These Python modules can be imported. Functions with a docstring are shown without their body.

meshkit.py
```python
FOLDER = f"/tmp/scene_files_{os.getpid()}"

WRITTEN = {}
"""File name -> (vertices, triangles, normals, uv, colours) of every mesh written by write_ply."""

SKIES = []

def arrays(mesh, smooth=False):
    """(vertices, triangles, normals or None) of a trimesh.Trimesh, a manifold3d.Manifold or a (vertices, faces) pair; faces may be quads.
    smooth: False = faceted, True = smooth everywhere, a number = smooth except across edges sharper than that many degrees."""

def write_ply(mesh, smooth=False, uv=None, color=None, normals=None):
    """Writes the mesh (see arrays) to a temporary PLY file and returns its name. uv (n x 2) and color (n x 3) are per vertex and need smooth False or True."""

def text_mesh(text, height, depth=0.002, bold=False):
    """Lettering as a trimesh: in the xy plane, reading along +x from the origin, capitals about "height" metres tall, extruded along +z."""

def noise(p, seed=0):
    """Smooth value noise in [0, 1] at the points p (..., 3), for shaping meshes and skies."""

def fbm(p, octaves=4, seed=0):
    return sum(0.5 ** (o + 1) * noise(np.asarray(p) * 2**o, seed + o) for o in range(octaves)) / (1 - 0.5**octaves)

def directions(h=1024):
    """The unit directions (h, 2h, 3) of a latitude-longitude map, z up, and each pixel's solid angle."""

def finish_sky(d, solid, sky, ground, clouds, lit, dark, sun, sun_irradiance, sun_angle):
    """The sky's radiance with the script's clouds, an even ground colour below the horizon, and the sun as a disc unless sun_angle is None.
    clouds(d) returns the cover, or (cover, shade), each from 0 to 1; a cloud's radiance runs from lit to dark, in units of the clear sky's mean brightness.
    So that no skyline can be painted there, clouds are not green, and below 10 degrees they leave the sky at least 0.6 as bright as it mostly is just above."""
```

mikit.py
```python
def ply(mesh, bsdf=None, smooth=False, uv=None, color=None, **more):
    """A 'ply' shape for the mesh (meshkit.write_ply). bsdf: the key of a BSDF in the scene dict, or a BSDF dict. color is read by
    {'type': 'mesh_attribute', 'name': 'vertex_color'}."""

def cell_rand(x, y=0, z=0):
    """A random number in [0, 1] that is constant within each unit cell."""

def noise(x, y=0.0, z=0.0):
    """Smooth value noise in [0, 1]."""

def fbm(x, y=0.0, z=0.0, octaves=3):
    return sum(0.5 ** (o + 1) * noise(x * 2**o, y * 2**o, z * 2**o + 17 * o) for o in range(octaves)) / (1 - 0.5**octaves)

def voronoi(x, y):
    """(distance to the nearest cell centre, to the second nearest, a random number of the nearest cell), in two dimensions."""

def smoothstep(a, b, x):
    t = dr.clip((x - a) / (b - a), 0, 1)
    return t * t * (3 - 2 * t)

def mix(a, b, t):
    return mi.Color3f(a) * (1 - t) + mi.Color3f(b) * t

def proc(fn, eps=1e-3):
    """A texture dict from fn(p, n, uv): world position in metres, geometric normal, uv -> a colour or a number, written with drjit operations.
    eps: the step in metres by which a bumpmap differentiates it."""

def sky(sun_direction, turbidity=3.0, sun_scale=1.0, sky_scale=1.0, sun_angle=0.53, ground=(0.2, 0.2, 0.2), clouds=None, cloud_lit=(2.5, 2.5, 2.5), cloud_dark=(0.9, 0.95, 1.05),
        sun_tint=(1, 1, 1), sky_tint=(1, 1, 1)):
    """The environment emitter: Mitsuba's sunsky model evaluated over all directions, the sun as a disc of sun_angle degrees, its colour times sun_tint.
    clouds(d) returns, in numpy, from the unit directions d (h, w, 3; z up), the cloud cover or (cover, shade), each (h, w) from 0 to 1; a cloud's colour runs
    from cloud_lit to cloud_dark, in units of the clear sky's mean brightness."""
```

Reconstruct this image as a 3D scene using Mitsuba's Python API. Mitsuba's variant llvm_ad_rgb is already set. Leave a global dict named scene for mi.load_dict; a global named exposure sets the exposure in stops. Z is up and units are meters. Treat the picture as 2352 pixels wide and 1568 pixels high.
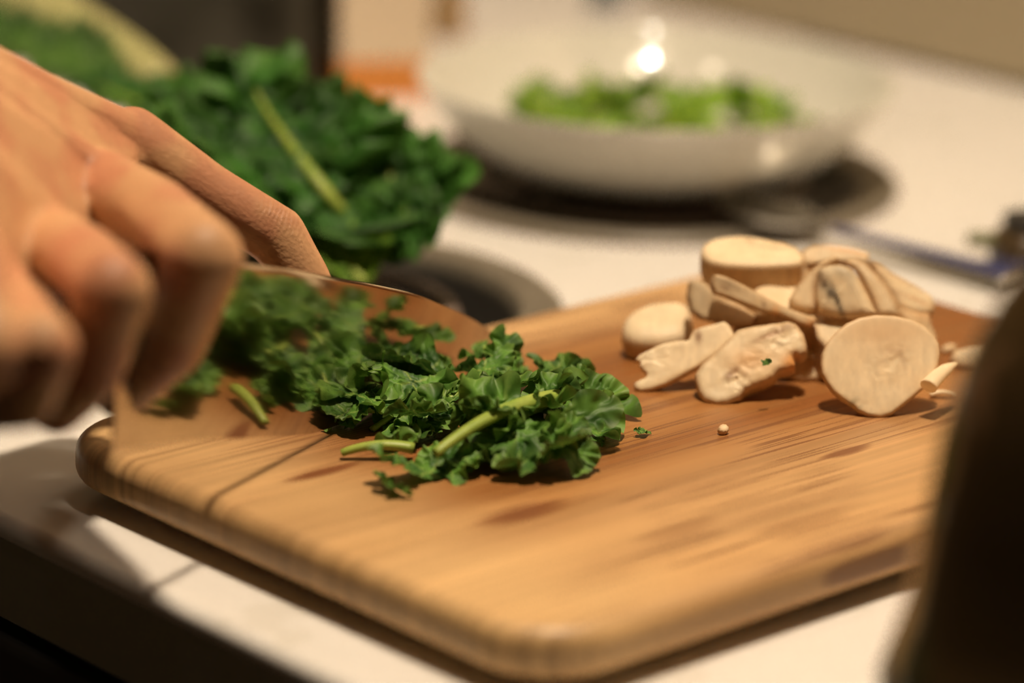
import math, random
import numpy as np, trimesh, manifold3d as m3
import drjit as dr
import mitsuba as mi
import mikit, meshkit
from mikit import proc, noise, fbm, smoothstep, mix
import shapely
from shapely.geometry import Polygon, Point
from scipy.spatial import Delaunay

T = mi.ScalarTransform4f
scene, labels = {}, {}

# ------------------------------------------------------------------ camera, light, exposure
FPX, PITCH, ROLL = 7500.0, math.radians(17.0), math.radians(1.15)
CAM = np.array([0.0, 0.0, 0.382])
FWD = np.array([0, math.cos(PITCH), -math.sin(PITCH)])
_r = np.array([1.0, 0, 0]); _u = np.cross(_r, FWD)
RIGHT = math.cos(ROLL) * _r + math.sin(ROLL) * _u
UP = -math.sin(ROLL) * _r + math.cos(ROLL) * _u
scene['camera'] = {
    'type': 'thinlens', 'fov': math.degrees(2 * math.atan(1176 / FPX)), 'fov_axis': 'x',
    'aperture_radius': 0.0165, 'focus_distance': 1.128, 'near_clip': 0.05, 'far_clip': 30.0,
    'to_world': T().look_at(origin=CAM.tolist(), target=(CAM + FWD).tolist(), up=UP.tolist())}
exposure = 1.38
LAMP_COLOR = np.array([1.0, 0.79, 0.56])
LAMPS = [((0.105, 0.965, 1.485), 1.0), ((0.215, 1.14, 1.485), 0.07), ((-0.45, 1.25, 1.485), 0.03)]     # recessed ceiling lamps
LAMP_POWER = 470.0

# the kitchen's own axes: L runs from the stove's front to its back, S along the stove's front to the right
YAW = math.radians(42.28)
L = np.array([math.cos(YAW), math.sin(YAW), 0]); S = np.array([math.sin(YAW), -math.cos(YAW), 0]); Z = np.array([0, 0, 1.0])


def ls(l, s, z=0.0):
    return l * L + s * S + z * Z


KITCHEN = np.eye(4); KITCHEN[:3, 0], KITCHEN[:3, 1], KITCHEN[:3, 2] = L, -S, Z      # right-handed: x = L, y = -S


def ray(x, y):
    return FWD + RIGHT * (x - 1176) / FPX - UP * (y - 784) / FPX


def at(x, y, z):
    """The point of height z seen at this pixel."""
    d = ray(x, y)
    return CAM + d * ((z - CAM[2]) / d[2])


def deep(x, y, depth):
    """The point at this depth (metres along the optical axis) seen at this pixel."""
    return CAM + depth * ray(x, y)


# ------------------------------------------------------------------ helpers
def numbered(name):
    if name not in scene and name not in labels:
        return name
    k = 1
    while f'{name}_{k:03d}' in scene or f'{name}_{k:03d}' in labels:
        k += 1
    return f'{name}_{k:03d}'


def thing(name, label, cat, group=None, kind=None):
    key = numbered(name)
    labels[key] = {'label': label, 'category': cat}
    if group: labels[key]['group'] = group
    if kind: labels[key]['kind'] = kind
    return key


def put(key, mesh, bsdf, smooth=False, matrix=None, **kw):
    shape = dict(mesh) if isinstance(mesh, dict) else mikit.ply(mesh, bsdf, smooth, **kw)
    if matrix is not None: shape['to_world'] = T(np.asarray(matrix, float).tolist())
    scene[key] = shape
    return key


def part(parent, name, mesh, bsdf, smooth=False, matrix=None, label=None, **kw):
    key = numbered(parent + '__' + name)
    put(key, mesh, bsdf, smooth, matrix, **kw)
    labels[key] = {'label': label} if label else {}
    if not label: labels.pop(key)
    return key


def struct(key, mesh, bsdf, smooth=False, matrix=None, label=None):
    put(key, mesh, bsdf, smooth, matrix)
    labels[key] = {'kind': 'structure'}
    if label: labels[key]['label'] = label


def frame(x, y, z, o):
    m = np.eye(4); m[:3, 0], m[:3, 1], m[:3, 2], m[:3, 3] = x, y, z, o
    return m


def unit(v):
    v = np.asarray(v, float); return v / np.linalg.norm(v)


def aim(normal, up, o, turn=0.0):
    """A frame whose z axis is the normal, whose y axis is as near to up as can be, turned in its own plane by degrees."""
    z = unit(normal); y = np.asarray(up, float); y = unit(y - z * (y @ z)); x = np.cross(y, z)
    c, s = math.cos(math.radians(turn)), math.sin(math.radians(turn))
    return frame(c * x + s * y, -s * x + c * y, z, o)


def rot(axis, deg):
    return trimesh.transformations.rotation_matrix(math.radians(deg), axis)


def xf(m, mesh):
    mesh = mesh.copy(); mesh.apply_transform(m); return mesh


def tri(v, f):
    f = np.asarray(f)
    if f.shape[1] == 4: f = np.vstack([f[:, [0, 1, 2]], f[:, [0, 2, 3]]])
    return trimesh.Trimesh(np.asarray(v, float), f, process=False)


def lathe(profile, n=64, closed=False):
    p = np.asarray(profile, float); a = np.arange(n) * 2 * np.pi / n
    v = np.stack([np.outer(p[:, 0], np.cos(a)), np.outer(p[:, 0], np.sin(a)), np.repeat(p[:, 1:2], n, 1)], -1).reshape(-1, 3)
    i, j = np.meshgrid(np.arange(len(p) - (0 if closed else 1)), np.arange(n), indexing='ij')
    i2 = (i + 1) % len(p); j2 = (j + 1) % n
    return tri(v, np.stack([i * n + j, i * n + j2, i2 * n + j2, i2 * n + j], -1).reshape(-1, 4))


def smooth_path(pts, n):
    from scipy.interpolate import CubicSpline
    pts = np.asarray(pts, float); t = np.r_[0, np.cumsum(np.linalg.norm(np.diff(pts[:, :3], axis=0), axis=1))]
    return CubicSpline(t, pts)(np.linspace(0, t[-1], n))


def tube(path, radii, sides=12, flat=1.0, up=(0, 0, 1)):
    """A closed tapering tube along the path; flat scales its thickness along up."""
    p = np.asarray(path, float); r = np.broadcast_to(radii, (len(p),))
    t = np.gradient(p, axis=0); t /= np.linalg.norm(t, axis=1, keepdims=True)
    a = np.cross(t, np.asarray(up, float)); a /= np.linalg.norm(a, axis=1, keepdims=True) + 1e-12
    b = np.cross(a, t)
    ang = np.arange(sides) * 2 * np.pi / sides
    v = p[:, None] + r[:, None, None] * (np.cos(ang)[None, :, None] * a[:, None] + flat * np.sin(ang)[None, :, None] * b[:, None])
    v = np.vstack([v.reshape(-1, 3), p[:1], p[-1:]])
    i, j = np.meshgrid(np.arange(len(p) - 1), np.arange(sides), indexing='ij'); j2 = (j + 1) % sides
    q = np.stack([i * sides + j, (i + 1) * sides + j, (i + 1) * sides + j2, i * sides + j2], -1).reshape(-1, 4)
    f = np.vstack([q[:, [0, 1, 2]], q[:, [0, 2, 3]]])
    k = np.arange(sides); k2 = (k + 1) % sides; e = (len(p) - 1) * sides; n = len(p) * sides
    f = np.vstack([f, np.stack([k, k2, k * 0 + n], 1), np.stack([e + k2, e + k, k * 0 + n + 1], 1)])
    m = tri(v, f)
    if m.volume < 0: m.invert()
    return m


def rounded_rect(w, d, r, n=10):
    out = []
    for cx, cy, a0 in ((w / 2 - r, d / 2 - r, 0), (-w / 2 + r, d / 2 - r, 90), (-w / 2 + r, -d / 2 + r, 180), (w / 2 - r, -d / 2 + r, 270)):
        for a in np.radians(np.linspace(a0, a0 + 90, n)): out.append((cx + r * math.cos(a), cy + r * math.sin(a)))
    return np.array(out)


def rounded_slab(w, d, r, z0, z1, edge, n=10, k=6):
    """A slab with rounded corners of radius r and edges rounded by edge."""
    rings = []
    for a in np.radians(np.linspace(-90, 0, k)): rings.append((edge * (1 - math.cos(a)), z0 + edge + edge * math.sin(a)))
    for a in np.radians(np.linspace(0, 90, k)): rings.append((edge * (1 - math.cos(a)), z1 - edge + edge * math.sin(a)))
    v, m = [], 4 * n
    for inset, z in rings:
        q = rounded_rect(w - 2 * inset, d - 2 * inset, max(r - inset, 1e-4), n); v.append(np.c_[q, np.full(m, z)])
    nr = len(rings); v = np.vstack(v + [[[0, 0, z0]], [[0, 0, z1]]])
    i, j = np.meshgrid(np.arange(nr - 1), np.arange(m), indexing='ij'); j2 = (j + 1) % m
    q = np.stack([i * m + j, i * m + j2, (i + 1) * m + j2, (i + 1) * m + j], -1).reshape(-1, 4)
    f = np.vstack([q[:, [0, 1, 2]], q[:, [0, 2, 3]]]); j = np.arange(m); j2 = (j + 1) % m
    f = np.vstack([f, np.stack([j2, j, j * 0 + nr * m], 1), np.stack([(nr - 1) * m + j, (nr - 1) * m + j2, j * 0 + nr * m + 1], 1)])
    return tri(v, f)


def box(x0, x1, y0, y1, z0, z1, bevel=0.0):
    if bevel <= 0:
        return trimesh.creation.box(bounds=[[x0, y0, z0], [x1, y1, z1]])
    s = m3.Manifold.sphere(bevel, 12)
    return to_tri(m3.Manifold.batch_hull([s.translate((x, y, z)) for x in (x0 + bevel, x1 - bevel) for y in (y0 + bevel, y1 - bevel) for z in (z0 + bevel, z1 - bevel)]))


def to_tri(m):
    k = m.to_mesh(); return trimesh.Trimesh(np.array(k.vert_properties[:, :3], float), np.array(k.tri_verts), process=False)


def slab(outline, thick, edge, step, bumps=0.0, seed=0):
    """A slice: the closed outline filled at this thickness with rounded edges. Returns the mesh and, per vertex, its distance to the outline."""
    poly = Polygon(outline).buffer(0)
    if poly.geom_type != 'Polygon': poly = max(poly.geoms, key=lambda g: g.area)
    n = max(24, int(poly.length / step)); ring = np.array([poly.exterior.interpolate(k / n, normalized=True).coords[0] for k in range(n)])
    pts = [ring]
    for off in (edge * 0.15, edge * 0.45, edge * 1.0):
        inner = poly.buffer(-off)
        for g in getattr(inner, 'geoms', [inner]):
            if g.is_empty: continue
            m = max(8, int(g.length / step)); pts.append(np.array([g.exterior.interpolate((k + 0.5) / m, normalized=True).coords[0] for k in range(m)]))
    x0, y0, x1, y1 = poly.bounds; inner = poly.buffer(-edge * 1.5)
    gx, gy = np.meshgrid(np.arange(x0, x1, step * 1.3), np.arange(y0, y1, step * 1.3)); gx = gx + (np.arange(len(gx)) % 2)[:, None] * step * 0.65
    gx, gy = gx.ravel(), gy.ravel(); on = shapely.contains_xy(inner, gx, gy); grid = np.c_[gx[on], gy[on]]
    p = np.vstack(pts + [grid]); f = Delaunay(p).simplices
    c = p[f].mean(1); f = f[shapely.contains_xy(poly, c[:, 0], c[:, 1])]
    a, b, d = p[f[:, 0]], p[f[:, 1]], p[f[:, 2]]
    flip = np.cross(b - a, d - a) < 0; f[flip] = f[flip][:, ::-1]
    dist = shapely.distance(poly.exterior, shapely.points(p)); dist[:n] = 0
    t = np.clip(dist / edge, 0, 1); h = thick / 2 - edge + edge * np.sqrt(np.maximum(0, 1 - (1 - t) ** 2)); h[:n] = thick / 2 - edge
    if bumps: 
        q = np.c_[p / 0.004, np.full(len(p), seed * 7.3)]; h = h + bumps * (meshkit.fbm(q, 4, seed) - 0.5) * t + 0.00016 * (meshkit.fbm(q * [2.5, 7, 1], 3, seed + 1) - 0.5) * t
    m = len(p); v = np.vstack([np.c_[p, h], np.c_[p, -h]])
    k = np.arange(n); k2 = (k + 1) % n
    side = np.vstack([np.stack([k, k + m, k2 + m], 1), np.stack([k, k2 + m, k2], 1)])
    # the outline may run either way round
    area = 0.5 * np.sum(ring[:, 0] * np.roll(ring[:, 1], -1) - np.roll(ring[:, 0], -1) * ring[:, 1])
    if area < 0: side = side[:, ::-1]
    mesh = tri(v, np.vstack([f, f[:, ::-1] + m, side]))
    return mesh, np.r_[dist, dist], np.r_[np.ones(m), -np.ones(m)]


# ------------------------------------------------------------------ materials
def mat(key, d, two=False):
    scene[key] = {'type': 'twosided', 'bsdf': d} if two else d


def rgb(*c): return {'type': 'rgb', 'value': list(c)}


VC = {'type': 'mesh_attribute', 'name': 'vertex_color'}
LX, LY, SX, SY = float(L[0]), float(L[1]), float(S[0]), float(S[1])
B0, B1, BS0, BS1 = 0.597, 0.966, -0.897, -0.641     # the board's extent along L and S


def wood(p, n, uv):
    l = p.x * LX + p.y * LY; s = p.x * SX + p.y * SY
    u = l - B0; w = s - BS0
    wob = 0.004 * (noise(u * 9.0, w * 14.0, 3.0) - 0.5)
    w = w + wob
    strip = noise(w * 55.0, u * 1.1, p.z * 60.0)                      # laminated strips of different tone
    fine = fbm(w * 420.0, u * 9.0, 1.0, 3)                            # fibres
    hair = noise(w * 1500.0, u * 22.0, 5.0)
    broad = fbm(w * 22.0, u * 3.0, 9.0, 2)
    d = mi.Float(0.60) * broad + 0.40 * strip + 0.30 * (fine - 0.5) + 0.10 + 0.20 * smoothstep(0.04, 0.09, w) * smoothstep(0.20, 0.14, w)
    c = mix((0.52, 0.262, 0.085), (0.215, 0.080, 0.020), smoothstep(0.28, 0.76, d))
    # paler sapwood towards both long edges
    edge = smoothstep(0.055, 0.015, w + 0.012 * (noise(u * 8, 2.0) - 0.5)) + 0.75 * smoothstep(0.150, 0.215, w + 0.02 * (noise(u * 6, 7.0) - 0.5))
    c = mix(c, (0.62, 0.40, 0.19), dr.clip(edge, 0, 1) * 0.8)
    c = mix(c, (0.60, 0.40, 0.19), 0.62 * smoothstep(0.085, 0.025, u + 0.03 * (strip - 0.5)))
    c = c * (0.72 + 0.52 * fine)
    dark = smoothstep(0.56, 0.74, hair) * smoothstep(0.36, 0.60, noise(w * 60, u * 14, 2.0))
    c = mix(c, (0.15, 0.055, 0.018), dark * (0.25 + 0.5 * smoothstep(0.02, 0.12, u)))
    for (ku, kw, ru, rw, a) in ((0.072, 0.168, 0.020, 0.0065, 0.75), (0.199, 0.192, 0.012, 0.0035, 0.7), (0.100, 0.212, 0.018, 0.005, 0.3), (0.046, 0.096, 0.016, 0.0042, 0.8), (0.16, 0.06, 0.03, 0.004, 0.35)):
        q = dr.square((u - ku) / ru) + dr.square((w - kw) / rw)
        c = mix(c, (0.16, 0.052, 0.015), dr.minimum(1.25 * a, 1.0) * smoothstep(1.5, 0.1, q + 1.2 * (fine - 0.5)))
    return c


mat('wood_board', {'type': 'bumpmap', 'scale': 1.0, 'tex': proc(lambda p, n, uv: 0.00018 * fbm((p.x * SX + p.y * SY) * 700.0, (p.x * LX + p.y * LY) * 18.0, p.z * 300.0, 2), 2e-4),
    'bsdf': {'type': 'principled', 'base_color': proc(wood), 'roughness': 0.42, 'specular': 0.45}})
mat('enamel', {'type': 'principled', 'base_color': proc(lambda p, n, uv: mix((0.70, 0.685, 0.66), (0.60, 0.58, 0.53), smoothstep(0.62, 0.8, fbm(p.x * 45, p.y * 45, p.z * 45, 3)) * 0.5)), 'roughness': 0.25, 'specular': 0.5})
mat('panel_grey', {'type': 'principled', 'base_color': rgb(0.36, 0.36, 0.28), 'roughness': 0.35})
mat('door_dark', {'type': 'principled', 'base_color': rgb(0.03, 0.03, 0.028), 'roughness': 0.3})
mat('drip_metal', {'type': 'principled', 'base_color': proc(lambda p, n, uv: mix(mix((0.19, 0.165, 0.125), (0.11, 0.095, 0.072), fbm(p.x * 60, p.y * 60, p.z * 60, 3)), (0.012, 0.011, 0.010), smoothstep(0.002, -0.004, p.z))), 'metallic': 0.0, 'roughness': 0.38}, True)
mat('coil_metal', {'type': 'principled', 'base_color': rgb(0.19, 0.145, 0.125), 'roughness': 0.42, 'specular': 0.5})
mat('porcelain', {'type': 'principled', 'base_color': rgb(0.68, 0.665, 0.60), 'roughness': 0.05, 'specular': 0.5, 'clearcoat': 0.6, 'clearcoat_gloss': 0.96})
mat('leaf', {'type': 'blendbsdf', 'weight': 0.55, 'thin': {'type': 'principledthin', 'base_color': VC, 'roughness': 0.4, 'eta': 1.4, 'diff_trans': 0.9},
    'waxy': {'type': 'twosided', 'bsdf': {'type': 'principled', 'base_color': VC, 'roughness': 0.5, 'specular': 0.5}}})
mat('rib', {'type': 'principled', 'base_color': proc(lambda p, n, uv: mix((0.33, 0.42, 0.075), (0.21, 0.32, 0.05), noise(p.x * 260, p.y * 260, p.z * 260))), 'roughness': 0.4, 'specular': 0.4})
mat('pale_rib', {'type': 'principled', 'base_color': proc(lambda p, n, uv: mix((0.44, 0.42, 0.19), (0.36, 0.36, 0.15), noise(p.x * 60, p.y * 60, p.z * 60))), 'roughness': 0.4, 'specular': 0.4})
mat('mushroom', {'type': 'blendbsdf', 'weight': 0.5, 'thin': {'type': 'principledthin', 'base_color': VC, 'roughness': 0.6, 'eta': 1.35, 'diff_trans': 0.7},
    'flesh': {'type': 'twosided', 'bsdf': {'type': 'principled', 'base_color': VC, 'roughness': 0.45, 'specular': 0.5}}})


def skin(p, n, uv):
    a = fbm(p.x * 60, p.y * 60, p.z * 60, 3); b = fbm(p.x * 700, p.y * 700, p.z * 700, 2)
    c = mix((0.49, 0.275, 0.140), (0.44, 0.200, 0.108), smoothstep(0.35, 0.65, a))
    return c * (0.92 + 0.16 * b)


_pip, _mcp = deep(650, 490, 1.113), deep(300, 290, 1.095); _ax = unit(_pip - _mcp)


def skin_relief(p, n, uv):
    q = (p.x - _pip[0]) * _ax[0] + (p.y - _pip[1]) * _ax[1] + (p.z - _pip[2]) * _ax[2]
    r2 = dr.square(p.x - _pip[0]) + dr.square(p.y - _pip[1]) + dr.square(p.z - _pip[2])
    crease = dr.exp(-r2 / 0.0095 ** 2) * dr.sin((q + 0.0012 * fbm(p.x * 300, p.y * 300, p.z * 300, 2)) * 3600.0)
    return 0.00022 * fbm(p.x * 900, p.y * 900, p.z * 900, 2) + 0.00010 * crease


mat('skin', {'type': 'bumpmap', 'scale': 1.0, 'tex': proc(skin_relief, 1e-4),
    'bsdf': {'type': 'principled', 'base_color': proc(skin), 'roughness': 0.5, 'specular': 0.4, 'flatness': 0.7, 'sheen': 0.2}})
mat('nail', {'type': 'principled', 'base_color': rgb(0.66, 0.42, 0.33), 'roughness': 0.3})
mat('blade_steel', {'type': 'roughconductor', 'material': 'none', 'specular_reflectance': rgb(0.66, 0.63, 0.60), 'alpha': 0.008, 'distribution': 'ggx'}, True)
mat('handle_black', {'type': 'principled', 'base_color': rgb(0.02, 0.019, 0.018), 'roughness': 0.4})
mat('steel', {'type': 'principled', 'base_color': rgb(0.52, 0.50, 0.46), 'metallic': 1.0, 'roughness': 0.28})
mat('dark_glass', {'type': 'principled', 'base_color': proc(lambda p, n, uv: mix((0.030, 0.036, 0.014), (0.060, 0.036, 0.014), smoothstep(0.4, 0.6, noise(p.x * 25, p.y * 25, p.z * 9)))), 'roughness': 0.12, 'specular': 0.5})
mat('pot_metal', {'type': 'principled', 'base_color': rgb(0.075, 0.072, 0.060), 'metallic': 0.85, 'roughness': 0.3})
mat('carton_cream', {'type': 'principled', 'base_color': rgb(0.76, 0.62, 0.46), 'roughness': 0.6})
mat('carton_orange', {'type': 'principled', 'base_color': rgb(0.66, 0.25, 0.05), 'roughness': 0.6})
mat('brown_wood', {'type': 'principled', 'base_color': rgb(0.38, 0.24, 0.10), 'roughness': 0.5})
mat('blue_plastic', {'type': 'principled', 'base_color': rgb(0.035, 0.045, 0.15), 'roughness': 0.35})
mat('teal_plastic', {'type': 'principled', 'base_color': rgb(0.02, 0.05, 0.055), 'roughness': 0.4})
mat('olive_plastic', {'type': 'principled', 'base_color': rgb(0.15, 0.16, 0.06), 'roughness': 0.4})
mat('jar_brown', {'type': 'principled', 'base_color': rgb(0.07, 0.045, 0.02), 'roughness': 0.25})
mat('wall_paint', {'type': 'principled', 'base_color': proc(lambda p, n, uv: mi.Color3f(0.68, 0.56, 0.42) * (0.96 + 0.08 * fbm(p.x * 6, p.y * 6, p.z * 6, 2))), 'roughness': 0.7}, True)
mat('taupe_panel', {'type': 'principled', 'base_color': rgb(0.40, 0.335, 0.225), 'roughness': 0.5})
mat('dim_paint', {'type': 'principled', 'base_color': rgb(0.12, 0.10, 0.075), 'roughness': 0.8}, True)
mat('floor_vinyl', {'type': 'principled', 'base_color': proc(lambda p, n, uv: mix((0.060, 0.040, 0.025), (0.040, 0.028, 0.018), fbm(p.x * 5, p.y * 40, 0.0, 3))), 'roughness': 0.5}, True)
mat('black_matte', {'type': 'diffuse', 'reflectance': rgb(0.02, 0.02, 0.02)}, True)

# ------------------------------------------------------------------ the room
BACK = 1.46
for key, (x0, x1, y0, y1, z0, z1) in {'floor': (-1.6, BACK, -1.3, 2.7, -0.95, -0.90), 'ceiling': (-1.6, BACK, -1.3, 2.7, 1.50, 1.55),
        'wall_back': (BACK, BACK + 0.05, -1.3, 2.7, -0.95, 1.55), 'wall_front': (-1.65, -1.6, -1.3, 2.7, -0.95, 1.55),
        'wall_right': (-1.65, BACK + 0.05, -1.35, -1.3, -0.95, 1.55), 'wall_left': (-1.65, BACK + 0.05, 2.7, 2.75, -0.95, 1.55)}.items():
    struct(key, box(x0, x1, y0, y1, z0, z1), {'floor': 'floor_vinyl', 'wall_back': 'wall_paint'}.get(key, 'dim_paint'), matrix=KITCHEN)

# recessed lamps in the ceiling over the stove
for n, (pos, gain) in enumerate(LAMPS):
    key = thing('ceiling_lamp', ('bright round recessed ceiling lamp right above the cutting board', 'weaker recessed ceiling lamp behind the brightest one, above the mushrooms', 'weakest recessed ceiling lamp at the left, above the pot')[n], 'lamp')
    o = frame([1, 0, 0], [0, 1, 0], [0, 0, 1], pos)
    part(key, 'rim', lathe([(0.062, 0.012), (0.062, -0.004), (0.075, -0.004), (0.077, 0.0), (0.077, 0.012)], 40), 'enamel', 40, o)
    disc = lathe([(0, 0.0), (0.045 if n == 0 else 0.060, 0.0)], 32)
    if disc.face_normals[0][2] > 0: disc.invert()
    b = part(key, 'bulb', disc, 'enamel', False, o, label='glowing round bulb face')
    scene[b]['emitter'] = {'type': 'area', 'radiance': rgb(*(LAMP_COLOR * LAMP_POWER * gain))}

# ------------------------------------------------------------------ stove
FRONT, SBACK, SLEFT, SRIGHT = 0.5685, 1.372, 1.26, 0.30             # in kitchen axes x = L, y = -S
pans = [('front', -0.094, 1.285, 0.115), ('rear', 0.0635, 1.516, 0.119)]
pans = [(n, np.array([x, y, 0]) @ L, -(np.array([x, y, 0]) @ S), r) for n, x, y, r in pans]
pans += [('front right', pans[0][1] + 0.02, 0.51, 0.095), ('rear right', pans[1][1] + 0.03, 0.56, 0.10)]
stove = thing('stove', 'white enamel electric stove with coil burners under the board and bowl', 'stove')
top = Polygon([(FRONT + 0.005, SRIGHT), (SBACK, SRIGHT), (SBACK, SLEFT), (FRONT + 0.005, SLEFT)])
for n, x, y, r in pans: top = top.difference(Point(x, y).buffer(r - 0.004, 48))
plate = trimesh.creation.extrude_polygon(top, 0.004, engine='earcut'); plate.apply_translation((0, 0, -0.004))
lip = [(FRONT + 0.005 * (1 - math.sin(a)), -0.005 + 0.005 * math.cos(a)) for a in np.radians(np.linspace(0, 90, 8))] + [(FRONT, -0.0065), (FRONT + 0.004, -0.0065), (FRONT + 0.0055, -0.004)]
lipm = trimesh.creation.extrude_polygon(Polygon(lip), SLEFT - SRIGHT, engine='earcut')
lipm = xf(frame([1, 0, 0], [0, 0, 1], [0, -1, 0], [0, SLEFT, 0]), lipm)
part(stove, 'cooktop', trimesh.util.concatenate([plate, lipm]), 'enamel', 40, KITCHEN)
part(stove, 'side_body', box(FRONT + 0.03, SBACK, SRIGHT + 0.002, SLEFT - 0.002, -0.88, -0.07), 'enamel', matrix=KITCHEN)
part(stove, 'front_panel', box(FRONT + 0.0005, FRONT + 0.03, SRIGHT, SLEFT, -0.0365, -0.0068, 0.001), 'panel_grey', 30, KITCHEN, label='grey strip under the cooktop edge')
part(stove, 'oven_door', box(FRONT - 0.004, FRONT + 0.03, SRIGHT + 0.004, SLEFT - 0.004, -0.60, -0.0415, 0.004), 'door_dark', 30, KITCHEN, label='dark oven door below the cooktop edge')
for n, x, y, r in pans:
    b = f'{stove}__burner'; b = numbered(b) if any(k.startswith(b + '__') for k in scene) else b
    k = 1
    while any(q.startswith(b + '__') for q in scene):
        b = f'{stove}__burner_{k:03d}'; k += 1
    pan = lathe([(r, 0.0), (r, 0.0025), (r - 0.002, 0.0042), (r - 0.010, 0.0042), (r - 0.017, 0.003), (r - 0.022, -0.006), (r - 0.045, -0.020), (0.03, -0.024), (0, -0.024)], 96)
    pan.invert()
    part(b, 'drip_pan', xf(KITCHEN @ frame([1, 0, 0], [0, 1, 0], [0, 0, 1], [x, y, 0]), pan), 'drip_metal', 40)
    turns = 3.6; a = np.linspace(0, turns * 2 * np.pi, 260); rr = 0.018 + (r - 0.030 - 0.018) * a / a[-1]
    zc = 0.0025 if 'front' in n else 0.0045
    path = np.c_[rr * np.cos(a + 1.0), rr * np.sin(a + 1.0), np.full(len(a), zc - 0.004)]
    part(b, 'coil', xf(KITCHEN @ frame([1, 0, 0], [0, 1, 0], [0, 0, 1], [x, y, 0]), tube(path, 0.0042, 8, 0.8)), 'coil_metal', 60)
    sup = [tube(np.array([[0.0, 0, -0.0085], [(r - 0.022) * math.cos(q), (r - 0.022) * math.sin(q), -0.0085]]), 0.0018, 6) for q in (0.4, 0.4 + 2.094, 0.4 + 4.189)]
    part(b, 'support', xf(KITCHEN @ frame([1, 0, 0], [0, 1, 0], [0, 0, 1], [x, y, 0]), trimesh.util.concatenate(sup)), 'drip_metal', 40)

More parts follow.
